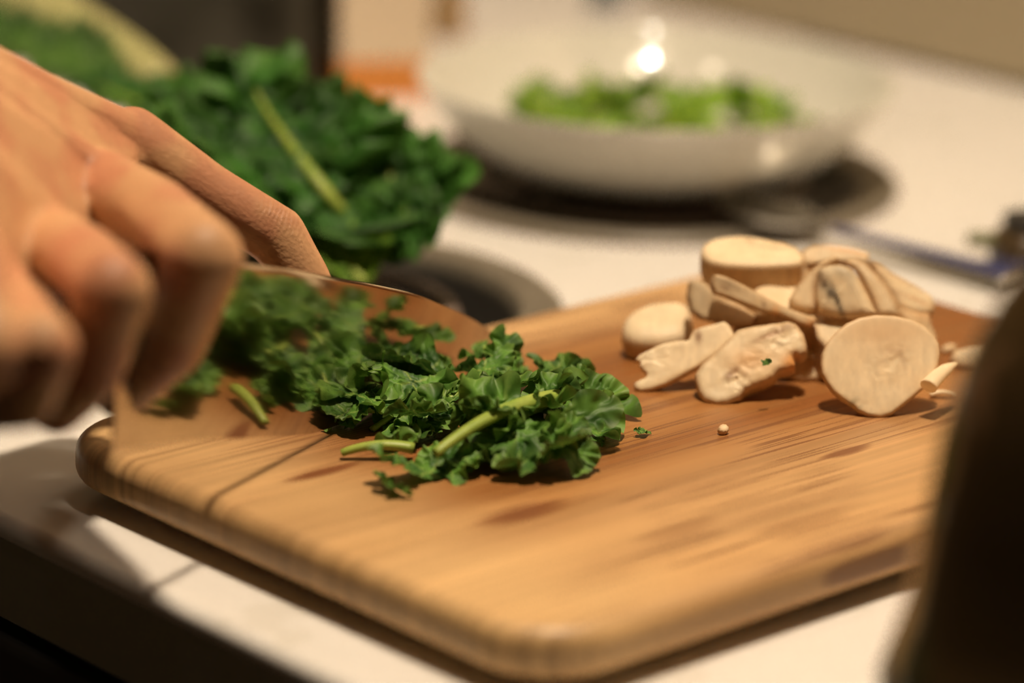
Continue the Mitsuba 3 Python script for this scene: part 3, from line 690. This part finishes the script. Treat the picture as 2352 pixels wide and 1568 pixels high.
def section(w=0.042, cap=0.020, stem=0.016, sw=0.013, curl=0.004, seed=0):
    """Outline of a mushroom cut lengthways: cap up, stem down, in metres."""
    g = np.random.default_rng(seed); a = np.linspace(0, np.pi, 26)
    pts = [(w / 2 * math.cos(q) * (1 + 0.04 * math.sin(3 * q)), cap * math.sin(q) ** 0.85) for q in a]
    pts += [(-w / 2 * 0.97, -curl), (-w / 2 * 0.80, -curl * 1.5), (-w / 2 * 0.62, -curl * 0.4), (-sw / 2 - 0.004, 0.003), (-sw / 2, 0.001), (-sw / 2 * 0.95, -stem * 0.6), (-sw / 2 * 1.05, -stem), (0, -stem * 1.06), (sw / 2, -stem * 0.97),
            (sw / 2 * 0.95, -stem * 0.5), (sw / 2, 0.001), (sw / 2 + 0.004, 0.003), (w / 2 * 0.62, -curl * 0.4), (w / 2 * 0.80, -curl * 1.5), (w / 2 * 0.97, -curl)]
    p = np.array(pts); p += g.normal(0, 0.0002, p.shape); return p


def oval(w, h, seed=0, flat=0.0, n=48):
    g = np.random.default_rng(seed); a = np.arange(n) * 2 * np.pi / n
    r = 1 + 0.035 * np.sin(2 * a + g.uniform(0, 6)) + 0.025 * np.sin(3 * a + g.uniform(0, 6)) + 0.01 * np.sin(7 * a + g.uniform(0, 6))
    y = np.sin(a) * h / 2 * r; y = np.where(y < 0, y * (1 - flat), y)
    return np.c_[np.cos(a) * w / 2 * r, y]


def bend(m, kx):
    """Curves the slice about its y axis (kx in 1/m)."""
    v = np.array(m.vertices); x, z = v[:, 0], v[:, 2]
    v[:, 0] = np.sin(kx * x) * (1 / kx - z); v[:, 2] = 1 / kx - np.cos(kx * x) * (1 / kx - z); m.vertices = v; return m


def slice_(label, o, normal, up, turn, outline, thick=0.006, edge=0.0014, bump=0.0008, kx=0.0, seed=0, tint=1.0, stain=0.35, skin_fn=None, feature=None, cat='mushroom', name='mushroom_slice', gill=None):
    m, dist, face = slab(outline, thick, edge, 0.0013, bump, seed)
    col = shroom_colors(m, dist, face, skin_fn, seed, tint, stain)
    if feature: col = feature(np.asarray(m.vertices), col, m)
    if gill is not None:
        v = np.asarray(m.vertices); q = gill(v); col = col * (1 - q[:, None]) + GILL * q[:, None]
    if kx: m = bend(m, kx)
    key = thing(name, label, cat)
    put(key, m, 'mushroom', True, aim(normal, up, o, turn), color=np.clip(col, 0, 1))
    return key


def cap_dome(label, o, M, w, h, cutdepth=0.45, seed=0, tint=1.0):
    """A mushroom cap cut across: domed below, cut face above."""
    n, k = 48, 12; rings = []
    for q in np.linspace(0, 1, 9): rings.append((w / 2 * q, h * 0.0 + 0.0012 * (q < 0.3)))
    for a in np.radians(np.linspace(8, 90, k)): rings.append((w / 2 * math.cos(a) ** 0.8, -h * math.sin(a)))
    m = lathe(rings[::-1], n); v = np.array(m.vertices)
    d = unit([1, 0.4, 0]); 
    nz = meshkit.fbm(v / 0.011 + 3, 3, seed)[:, None] - 0.5
    v = v * (1 + 0.16 * nz); v[:, 1] *= 0.92; m.vertices = v
    if m.volume < 0: m.invert()
    t = meshkit.fbm(v / 0.005 + 1, 3, seed)[:, None]; down = np.clip(-v[:, 2:3] / h * 4, 0, 1)
    col = (CUT * (1 - 0.3 * t) + CUT2 * 0.3 * t) * (1 - down) + (CUT * 0.9 * (1 - t) + SKIN_ * t) * down
    key = thing('mushroom_slice', label, 'mushroom')
    put(key, m, 'mushroom', True, M, color=np.clip(col * tint, 0, 1))
    return key


CAMSIDE = -FWD


def scar(cx, cy, r, depth=0.0011):
    def fn(v, col, m):
        q = np.exp(-((v[:, 0] - cx) ** 2 + (v[:, 1] - cy) ** 2) / r ** 2) * (v[:, 2] > 0)
        rough = meshkit.fbm(v / 0.0012, 2, 3) - 0.5
        vv = v.copy(); vv[:, 2] += q * (depth * rough * 2.2 - 0.0004); m.vertices = vv
        return col * (1 - 0.22 * (q * (rough > 0))[:, None])
    return fn


def mpos(x, y, h): return at(x, y, ZT + h)


OUT = {   # outlines of the slices as they are seen in the photograph; traced() gives each its own plane, distance and thickness
    'M1': [(1887, 836), (1889, 811), (1901, 784), (1920, 762), (1945, 741), (1974, 728), (2012, 721), (2057, 723), (2099, 733), (2128, 749), (2148, 770), (2159, 789), (2161, 811), (2157, 840), (2144, 865), (2123, 890), (2099, 911), (2074, 931), (2049, 950), (2024, 958), (1995, 954), (1974, 944), (1958, 929), (1937, 917), (1916, 900), (1900, 878), (1889, 857)],
    'M2': [(1608, 573), (1614, 557), (1635, 545), (1668, 539), (1701, 537), (1738, 540), (1776, 546), (1809, 555), (1834, 565), (1848, 584), (1842, 600), (1817, 604), (1792, 605), (1751, 607), (1709, 606), (1668, 604), (1635, 598), (1616, 588)],
    'M3': [(1638, 646), (1645, 629), (1668, 635), (1709, 654), (1751, 677), (1792, 699), (1834, 716), (1871, 728), (1881, 735), (1860, 753), (1834, 743), (1792, 724), (1751, 716), (1709, 699), (1668, 683), (1643, 675), (1637, 658)],
    'M4': [(1580, 683), (1585, 648), (1597, 639), (1622, 650), (1643, 666), (1668, 687), (1709, 704), (1738, 724), (1730, 749), (1693, 753), (1668, 749), (1643, 741), (1610, 733), (1588, 716)],
    'M5': [(1427, 745), (1432, 722), (1453, 702), (1486, 687), (1523, 682), (1560, 681), (1585, 691), (1593, 728), (1587, 766), (1544, 776), (1502, 781), (1461, 777), (1436, 766)],
    'M6': [(1457, 824), (1467, 813), (1490, 801), (1523, 786), (1556, 780), (1582, 779), (1585, 766), (1593, 755), (1610, 749), (1626, 745), (1647, 740), (1664, 735), (1676, 745), (1687, 766), (1687, 778), (1668, 795), (1635, 820), (1602, 842), (1564, 863), (1527, 882), (1494, 894), (1469, 898), (1457, 890), (1455, 878), (1467, 871), (1482, 865), (1486, 857), (1477, 849), (1467, 840), (1471, 832)],
    'M7': [(1595, 857), (1610, 832), (1635, 811), (1668, 778), (1693, 753), (1730, 745), (1771, 739), (1809, 733), (1829, 739), (1846, 762), (1854, 791), (1852, 807), (1836, 816), (1817, 799), (1824, 824), (1827, 838), (1809, 846), (1788, 851), (1776, 865), (1751, 878), (1730, 884), (1711, 894), (1699, 911), (1668, 925), (1643, 928), (1618, 919), (1604, 898), (1597, 873)],
    'M8a': [(1871, 662), (1875, 625), (1881, 613), (1900, 607), (1929, 605), (1949, 613), (1970, 637), (1991, 675), (2012, 720), (1991, 728), (1945, 731), (1912, 728), (1879, 716), (1871, 687)],
    'M8b': [(1929, 598), (1958, 593), (1987, 603), (2016, 633), (2041, 666), (2057, 695), (2065, 724), (2016, 728), (1999, 687), (1978, 646), (1958, 617)],
    'M8c': [(1809, 687), (1829, 654), (1854, 625), (1883, 600), (1912, 584), (1931, 590), (1916, 604), (1892, 617), (1879, 637), (1875, 662), (1875, 712), (1854, 716), (1821, 708)],
    'M9': [(1838, 575), (1867, 561), (1908, 560), (1958, 568), (1997, 578), (1999, 604), (1954, 600), (1908, 600), (1875, 604), (1846, 608)],
    'M10': [(1999, 592), (2024, 600), (2057, 623), (2107, 650), (2144, 675), (2155, 695), (2149, 718), (2123, 724), (2090, 718), (2065, 704), (2041, 666), (2016, 629)],
    'M10b': [(2057, 699), (2099, 710), (2140, 716), (2146, 745), (2157, 770), (2159, 799), (2123, 803), (2082, 762)],
    'M11': [(1865, 749), (1883, 737), (1916, 731), (1958, 728), (1970, 737), (1954, 762), (1929, 786), (1896, 801), (1875, 778)],
    'M12': [(1805, 859), (1829, 836), (1854, 828), (1887, 824), (1904, 853), (1896, 871), (1854, 875), (1821, 871)],
    'M13': [(2177, 824), (2190, 799), (2227, 791), (2268, 789), (2272, 832), (2248, 853), (2200, 844)],
    'M16': [(2159, 797), (2177, 784), (2198, 786), (2203, 801), (2186, 811), (2165, 813)],
}


def traced(label, key, normal, thick, anchor, depth=None, edge=0.0014, bump=0.00035, seed=0, tint=1.0, stain=0.3, feats=(), rough=(), skinny=None, up=Z, name='mushroom_slice'):
    """A slice with this outline, its front face in the plane with this normal through the anchor pixel, at the anchor's depth or, without one, where the anchor meets the board."""
    o = deep(*anchor, depth) if depth else at(*anchor, ZT + 0.0006)
    M = aim(normal, up, o); n = M[:3, 2]
    px = lambda x, y: (lambda d: (CAM + d * (((o - CAM) @ n) / (d @ n)) - o) @ M[:3, :2])(ray(x, y))
    out = np.array([px(*q) for q in OUT[key]])
    c = Polygon(out).buffer(0).centroid; c = np.array([c.x, c.y]); out = out - c; M[:3, 3] = o + M[:3, :2] @ c
    # rounder corners than the traced polygon has
    out = np.array(Polygon(out).buffer(0.0009).buffer(-0.0018).buffer(0.0009).exterior.coords)[:-1] if Polygon(out).is_valid else out
    m, dist, face = slab(out, thick, edge, 0.00062, bump, seed)
    v = np.array(m.vertices); col = shroom_colors(m, dist, face, None, seed, 1.0, stain, edge if skinny is None else skinny)
    fine = meshkit.fbm(v * [700, 260, 400] + seed, 3, seed + 2)[:, None]; col = col * (0.86 + 0.26 * fine)
    for (fx, fy, rx, ry, ang, c2, a) in feats:
        q = px(fx, fy) - c; d = v[:, :2] - q; ca, sa = math.cos(math.radians(ang)), math.sin(math.radians(ang))
        sc = np.linalg.norm(o - CAM) / FPX; u, w = (ca * d[:, 0] + sa * d[:, 1]) / (rx * sc), (-sa * d[:, 0] + ca * d[:, 1]) / (ry * sc)
        k = (a * np.exp(-(u ** 2 + w ** 2)) * (v[:, 2] > -thick * 0.2))[:, None]
        col = col * (1 - k) + np.array(c2) * k
    for (fx, fy, r, dep) in rough:
        q = px(fx, fy) - c; k = np.exp(-((v[:, :2] - q) ** 2).sum(1) / (r * np.linalg.norm(o - CAM) / FPX) ** 2) * (v[:, 2] > 0)
        v[:, 2] += k * dep * (meshkit.fbm(v * [500, 1100, 500] + 3, 3, seed) - 0.62) * 2
    v[:, 2] -= thick / 2; m.vertices = v
    k = thing(name, label, 'mushroom')
    put(k, m, 'mushroom', True, M, color=np.clip(col * tint, 0, 1))
    return k


ORANGE, BROWN, BLACK, WHITE = (0.80, 0.36, 0.09), (0.30, 0.16, 0.08), (0.05, 0.035, 0.025), (0.95, 0.84, 0.62)
traced('largest round mushroom slice leaning upright at the front right of the pile', 'M1', (0.06, -0.86, 0.52), 0.0050, (2024, 957), seed=31, stain=0.25, feats=[(2052, 806, 26, 9, 0, BROWN, 0.40), (2072, 822, 8, 22, 10, BROWN, 0.35), (2030, 828, 16, 6, 20, BROWN, 0.25), (1957, 925, 16, 7, 40, (0.40, 0.34, 0.22), 0.7), (1975, 935, 12, 4, 40, (0.40, 0.34, 0.22), 0.6), (2030, 760, 110, 45, 0, (0.74, 0.50, 0.28), 0.6), (2155, 838, 6, 60, 0, (0.72, 0.48, 0.26), 0.5)],
       rough=[(2057, 815, 30, 0.0008), (2030, 850, 34, 0.0004), (1965, 925, 26, 0.0006)], skinny=0.0010)
traced('thick mushroom half on top of the pile, cut face up', 'M2', (-0.04, -0.22, 1), 0.0120, (1720, 570), 1.214, edge=0.0026, seed=2, stain=0.25, feats=[(1722, 552, 14, 7, -35, BROWN, 0.6), (1760, 566, 44, 5, -4, BROWN, 0.55), (1800, 556, 40, 12, 0, (0.74, 0.50, 0.27), 0.5)], rough=[(1770, 560, 40, 0.0012)], tint=1.0, skinny=0.0008)
traced('long thin mushroom slice seen edge-on slanting across the middle of the pile', 'M3', (0.05, -1, 0.30), 0.0110, (1750, 690), 1.180, edge=0.0014, seed=8, stain=0.5, feats=[(1672, 650, 34, 10, -20, (0.42, 0.30, 0.18), 0.8), (1665, 662, 14, 5, -20, BROWN, 0.7), (1755, 702, 5, 12, 0, BROWN, 0.6), (1782, 713, 10, 12, 0, ORANGE, 0.6), (1862, 742, 14, 10, 0, ORANGE, 0.7)])
traced('mushroom slice seen edge-on under the left end of the long thin slice', 'M4', (0.0, -1, 0.30), 0.0150, (1650, 700), 1.194, edge=0.0016, seed=9, stain=0.7, tint=0.9)
traced('smooth mushroom cap half at the left end of the pile', 'M5', (-0.05, -0.42, 1), 0.0145, (1512, 735), 1.212, edge=0.0055, bump=0.0010, seed=5, stain=0.25, skinny=0.0004)
traced('pale mushroom slice with its stem lying at the left front of the pile', 'M6', (-0.12, -0.80, 0.60), 0.0048, (1470, 898), seed=41, stain=0.15, feats=[(1604, 773, 8, 20, 10, BROWN, 0.95), (1590, 762, 6, 8, 0, (0.55, 0.33, 0.17), 0.8), (1490, 815, 30, 16, 20, WHITE, 0.6), (1560, 858, 70, 5, 25, (0.74, 0.52, 0.28), 0.6)], rough=[(1500, 820, 40, 0.0010)], tint=1.03, skinny=0.0007)
traced('orange-tinged mushroom half with gills in the middle front of the pile', 'M7', (-0.10, -0.78, 0.62), 0.0105, (1645, 927), edge=0.0024, bump=0.0008, seed=6, stain=0.4, feats=[(1722, 825, 48, 34, 25, ORANGE, 0.45), (1815, 830, 22, 22, 0, ORANGE, 0.85), (1676, 860, 15, 9, 60, BROWN, 0.95), (1690, 848, 10, 6, 60, (0.5, 0.30, 0.16), 0.9), (1785, 760, 44, 8, 28, BROWN, 0.9), (1760, 772, 30, 6, 28, (0.55, 0.34, 0.18), 0.8), (1692, 884, 14, 8, 20, WHITE, 0.8), (1800, 784, 30, 8, 28, WHITE, 0.7), (1650, 905, 26, 14, 0, WHITE, 0.6), (1765, 868, 40, 8, 20, (0.70, 0.42, 0.18), 0.5)], rough=[(1690, 870, 24, 0.0022), (1790, 770, 34, 0.0020), (1740, 840, 36, 0.0008)])
traced('grey-skinned mushroom slice with a dark split standing in the middle of the pile', 'M8a', (-0.25, -1, 0.40), 0.0110, (1940, 670), 1.182, edge=0.0034, bump=0.0006, seed=20, stain=0.35, feats=[(1893, 652, 6, 32, 30, BLACK, 1.0), (1924, 692, 6, 44, 27, BLACK, 1.0), (1908, 672, 8, 14, 30, BLACK, 0.9), (1935, 622, 38, 14, -20, (0.42, 0.35, 0.24), 0.8), (1884, 640, 12, 26, 0, (0.30, 0.20, 0.12), 0.8), (1955, 645, 8, 26, 25, (0.50, 0.42, 0.30), 0.6)], rough=[(1905, 670, 20, 0.0012)], skinny=0.0009)
traced('curved mushroom slice standing just right of the grey-skinned one', 'M8b', (-0.3, -1, 0.45), 0.0120, (1990, 660), 1.194, edge=0.0026, seed=21, stain=0.3)
traced('mushroom slice standing just left of the grey-skinned one', 'M8c', (-0.2, -1, 0.50), 0.0120, (1880, 660), 1.192, edge=0.0026, seed=22, stain=0.3)
traced('brown-edged mushroom slice at the back top of the pile', 'M9', (0.0, -0.75, 0.7), 0.0060, (1920, 590), 1.224, seed=31, stain=0.8, tint=0.92, feats=[(1950, 572, 60, 10, -8, ORANGE, 0.5)])
traced('mushroom slice leaning at the back right of the pile', 'M10', (0.25, -0.8, 0.65), 0.0110, (2090, 670), 1.208, edge=0.0028, seed=23, stain=0.4, feats=[(2080, 640, 60, 6, -32, BROWN, 0.6), (2060, 672, 50, 6, -28, BROWN, 0.45), (2110, 690, 40, 5, -30, (0.74, 0.45, 0.22), 0.7)])
traced('tan mushroom slice low at the right end of the pile', 'M10b', (0.30, -0.9, 0.4), 0.0110, (2100, 750), 1.204, edge=0.0028, seed=24, stain=0.7, tint=0.95, feats=[(2120, 720, 40, 20, 0, ORANGE, 0.35)])
traced('small white mushroom chunk tucked left of the large round slice', 'M11', (-0.2, -0.75, 0.7), 0.0080, (1915, 765), 1.184, edge=0.0020, seed=32, stain=0.1, tint=1.03)
traced('shaded mushroom slice lying low between the orange-tinged half and the large round slice', 'M12', (0.05, -0.8, 0.6), 0.0080, (1852, 875), edge=0.0024, seed=33, stain=0.3)
traced('mushroom piece lying alone at the far right beside the dark bottle', 'M13', (-0.2, -0.8, 0.6), 0.0100, (2225, 852), edge=0.0030, seed=38, stain=0.12, tint=1.03)
traced('small pinkish mushroom bit behind the large round slice at the right', 'M16', (0, -0.8, 0.6), 0.0070, (2180, 812), edge=0.0022, seed=39, stain=0.6)
slice_('mushroom slice buried under the thick top half', deep(1735, 655, 1.222), unit([-0.05, -0.5, 0.9]), np.array([0, 1, 0]), 10, oval(0.040, 0.030, 34), 0.0100, 0.002, 0.0006, 0, 34, 0.95, 0.4)
slice_('mushroom slice lying on the board under the middle of the pile', mpos(1790, 800, 0.008), unit([0, -0.2, 1]), np.array([0, 1, 0]), 10, oval(0.040, 0.034, 35), 0.0090, 0.002, 0.0006, 0, 35, 0.9, 0.5)
slice_('mushroom slice lying on the board under the right of the pile', mpos(1990, 800, 0.010), unit([0.1, -0.2, 1]), np.array([0, 1, 0]), 10, oval(0.042, 0.036, 36), 0.0150, 0.003, 0.0006, 0, 36, 0.9, 0.5)
slice_('mushroom slice in the dark middle of the pile behind the long thin slice', deep(1850, 720, 1.205), unit([0.1, -0.3, 1]), np.array([0, 1, 0]), 10, oval(0.044, 0.034, 37), 0.0120, 0.003, 0.0006, 0, 37, 0.95, 0.5)
st = thing('mushroom_sliver', 'thin mushroom stem shaving sticking out right of the large round slice', 'mushroom')
a, b = deep(2132, 888, 1.148), deep(2196, 836, 1.160)
m = tube(smooth_path([a, (a + b) / 2 + [0, 0, 0.0012], b], 18), np.r_[np.linspace(0.0034, 0.0026, 12), np.linspace(0.0022, 0.0009, 6)], 10, 0.8)
put(st, m, 'mushroom', True, color=np.tile(CUT * 0.97, (len(m.vertices), 1)))
st = thing('mushroom_sliver', 'mushroom sliver on the board below the stem shaving at the right', 'mushroom')
a, b = at(2138, 905, ZT + 0.0012), at(2198, 908, ZT + 0.0012)
m = tube(smooth_path([a, (a + b) / 2 + [0, 0, 0.001], b], 12), np.r_[0.0024, np.linspace(0.0018, 0.0008, 11)], 8, 0.6)
put(st, m, 'mushroom', True, color=np.tile(CUT * 0.9, (len(m.vertices), 1)))
slice_('tiny white mushroom crumb alone on the wood in front of the pile', at(1661, 986, ZT + 0.0016), unit([0.3, -0.5, 0.8]), Z, 20, oval(0.0046, 0.0034, 50), 0.0026, 0.0008, 0.0004, 0, 50, 1.1, 0.0, name='mushroom_crumb')
kale_piece(1758, 838, 0.0, 0.0016, 20, 50, 0, 3, 'tiny kale fleck stuck on the orange-tinged mushroom half', None, name='kale_crumb', ground=ZT + 0.017)

# ------------------------------------------------------------------ bowl with kale
BX, BY = 0.066, 1.514
BZ = 0.0047
prof_out = [(0, 0.0), (0.046, 0.0), (0.049, 0.0), (0.052, 0.0016), (0.066, 0.0042), (0.082, 0.0115), (0.096, 0.0225), (0.106, 0.0345), (0.1125, 0.0450), (0.1135, 0.0464), (0.1130, 0.0474), (0.1118, 0.0470)]
prof_in = [(0.1095, 0.0430), (0.1030, 0.0335), (0.093, 0.0225), (0.078, 0.0120), (0.060, 0.0062), (0.03, 0.0045), (0, 0.0042)]
bowl = thing('salad_bowl', 'wide white porcelain bowl with chopped kale standing on the back burner', 'bowl')
bm = lathe(prof_out + prof_in, 128)
if bm.volume < 0: bm.invert()
put(bowl, bm, 'porcelain', True, frame([1, 0, 0], [0, 1, 0], [0, 0, 1], [BX, BY, BZ]))
BL = []
for k in range(6):
    m, col = leaf_patch(200 + k, growth=1.3, elong=1.1, curl=0.6, bright=(2.2, 1.75, 0.8), fineness=7)
    BL.append((m, mikit.ply(m, 'leaf', True, color=np.clip(col, 0, 1))))
rng = random.Random(11)
n = 0
for ring_r, cnt in ((0.0, 1), (0.018, 6), (0.036, 11), (0.054, 15)):
    for q in range(cnt):
        a = 2 * math.pi * (q + 0.5 * (cnt % 2)) / cnt + rng.uniform(-0.2, 0.2); rr = ring_r + rng.uniform(-0.006, 0.006)
        floor = 0.006 + 0.55 * max(0, rr - 0.045)
        kale_piece(0, 0, 0.001, rng.uniform(0.014, 0.019), rng.uniform(0, 360), rng.uniform(-32, 32), rng.uniform(-26, 26), n, 'chopped light green kale inside the white bowl', 'chopped kale in the white bowl',
                   ground=BZ + floor + 0.003, mats=BL, name='bowl_kale_piece', pos=(BX + rr * math.cos(a), BY + rr * math.sin(a), 0)); n += 1
for q, (x, y) in enumerate([(1395, 232), (1450, 228), (1640, 232), (1672, 228), (1230, 250)]):
    p = at(x, y, 0.022)
    kale_piece(0, 0, 0.0, 0.014, rng.uniform(0, 360), rng.uniform(20, 40), rng.uniform(-20, 20), q, 'chopped light green kale inside the white bowl', 'chopped kale in the white bowl', ground=BZ + 0.014, mats=BL, name='bowl_kale_piece', pos=(p[0], p[1], 0))

# ------------------------------------------------------------------ bottle near the camera
bt = thing('bottle', 'dark glass bottle close to the camera at the right edge, out of focus', 'bottle')
bd = 0.85; bx = deep(2463, 784, bd)


def bottle_profile():
    out = []; b = deep(2463, 1100, bd)
    for y, xl in ((1568, 2052), (1480, 2082), (1400, 2106), (1200, 2132), (1000, 2160), (850, 2198), (760, 2236), (700, 2268), (640, 2304), (600, 2330), (560, 2350), (480, 2362), (330, 2364), (290, 2360), (270, 2348), (240, 2341), (110, 2341), (80, 2348), (60, 2364)):
        d = ray(2463, y); q = CAM + d * (b[1] / d[1])                                # on the bottle's upright axis
        out.append(((2463 - xl) / FPX * ((q - CAM) @ FWD), q[2]))
    out = [(0, 0.0004), (0.045, 0.0004), (0.0485, 0.004)] + [q for q in out if q[1] > 0.012]
    out[3:3] = []
    out += [(0.0095, out[-1][1] + 0.001), (0, out[-1][1] + 0.001)]
    return out


bxy = deep(2463, 1100, bd)
bmsh = lathe(bottle_profile(), 72)
if bmsh.volume < 0: bmsh.invert()
put(bt, bmsh, 'dark_glass', 40, frame([1, 0, 0], [0, 1, 0], [0, 0, 1], [bxy[0], bxy[1], 0]))

# ------------------------------------------------------------------ spoon and jar behind the mushrooms
sp = thing('spoon', 'metal serving spoon with a blue handle strip lying behind the mushrooms', 'spoon')
p0, p1, p2, p3 = at(1770, 492, 0.010), at(1880, 520, 0.009), at(2080, 572, 0.007), at(2345, 645, 0.006)
dirs = unit(p1 - p0)
bo = trimesh.creation.icosphere(3, 1.0); v = bo.vertices * [0.027, 0.019, 0.0075]; v[:, 2] = np.where(v[:, 2] > 0, -v[:, 2] * 0.75, v[:, 2]); bo.vertices = v
part(sp, 'bowl', bo, 'steel', True, frame(dirs, np.cross(Z, dirs), Z, p0 + Z * 0.003))
part(sp, 'handle', tube(smooth_path([p0 + dirs * 0.024, p1, p2, p3], 26), np.interp(np.linspace(0, 1, 26), [0, 0.15, 0.6, 1], [0.0045, 0.0050, 0.0085, 0.0105]), 14, 0.28), 'steel', True)
part(sp, 'handle_strip', tube(smooth_path([p1 + (p2 - p1) * 0.15, p2, p3 + (p2 - p3) * 0.08], 20) + Z * 0.0016 + np.array([0, -0.002, 0]), np.linspace(0.003, 0.0055, 20), 10, 0.3), 'blue_plastic', True, label='dark blue handle strip')
jar = thing('spice_jar', 'small dark brown jar with a blue base band beside the spoon handle', 'jar')
jp = at(2360, 605, 0.0)
jf = frame([1, 0, 0], [0, 1, 0], [0, 0, 1], jp)
part(jar, 'body', lathe([(0, 0.0045), (0.0155, 0.0045), (0.0165, 0.006), (0.0165, 0.012), (0.015, 0.0145), (0.011, 0.016), (0, 0.016)], 40), 'jar_brown', 40, jf)
part(jar, 'base_band', lathe([(0, 0.0002), (0.0165, 0.0002), (0.0172, 0.001), (0.0172, 0.0045), (0, 0.0045)], 40), 'blue_plastic', 40, jf, label='blue base band')
part(jar, 'lid', lathe([(0, 0.016), (0.0115, 0.016), (0.012, 0.017), (0.012, 0.022), (0, 0.023)], 40), 'handle_black', 40, jf)
part(jar, 'spout', xf(jf, tube(np.array([[-0.012, 0, 0.0095], [-0.022, 0, 0.0105], [-0.027, 0, 0.0105]]), [0.004, 0.0035, 0.003], 10)), 'olive_plastic', True, label='olive green spout')

# ------------------------------------------------------------------ things at the back
pot = thing('pot', 'dark metal pot behind the kale bunch at the upper left', 'pot')
pc = deep(478, 160, 1.76); pz = 0.001
potp = [(0, 0.0), (0.070, 0.0), (0.074, 0.004), (0.0755, 0.125), (0.077, 0.128), (0.075, 0.129), (0.0735, 0.126), (0.072, 0.008), (0, 0.006)]
pm = lathe(potp, 72)
if pm.volume < 0: pm.invert()
pf = frame([1, 0, 0], [0, 1, 0], [0, 0, 1], [pc[0], pc[1], pz])
part(pot, 'body', pm, 'pot_metal', 40, pf)
part(pot, 'handle', xf(pf, tube(smooth_path([(0.062, -0.036, 0.068), (0.062, -0.060, 0.073), (0.046, -0.080, 0.075), (0.026, -0.080, 0.074), (0.020, -0.0700, 0.068)], 22), 0.0042, 10)), 'steel', True, label='bright loop handle')
ct = thing('carton', 'cream carton with an orange band along its base beside the pot', 'carton')
cc = at(905, 226, 0.0); cdir = unit([1, 0.16, 0]); cf = frame(cdir, np.cross(Z, cdir), Z, cc + np.array([0.002, 0.022, 0]))
part(ct, 'body', box(-0.034, 0.014, -0.02, 0.02, 0.0195, 0.15, 0.001), 'carton_cream', 30, cf)
part(ct, 'base_band', box(-0.0345, 0.0145, -0.0205, 0.0205, 0.0002, 0.0195, 0.001), 'carton_orange', 30, cf, label='orange band')
tc = thing('teal_jar', 'small dark teal jar standing at the left end of the taupe backsplash', 'jar')
tp = ls(1.355, -1.412)
put(tc, lathe([(0, 0.0004), (0.0100, 0.0004), (0.0110, 0.002), (0.0105, 0.022), (0.008, 0.026), (0.008, 0.032), (0, 0.033)], 32), 'teal_plastic', 40, frame([1, 0, 0], [0, 1, 0], [0, 0, 1], tp))
up_ = thing('wooden_utensil', 'brown upright wooden handle blurred behind the bowl rim', 'utensil')
uc = deep(1032, 82, 1.88)
put(up_, xf(frame([1, 0, 0], [0, 1, 0], [0, 0, 1], [uc[0], uc[1], 0]), lathe([(0, 0.0005), (0.008, 0.0005), (0.0095, 0.003), (0.0075, 0.05), (0.0065, 0.16), (0, 0.163)], 24)), 'brown_wood', 40)
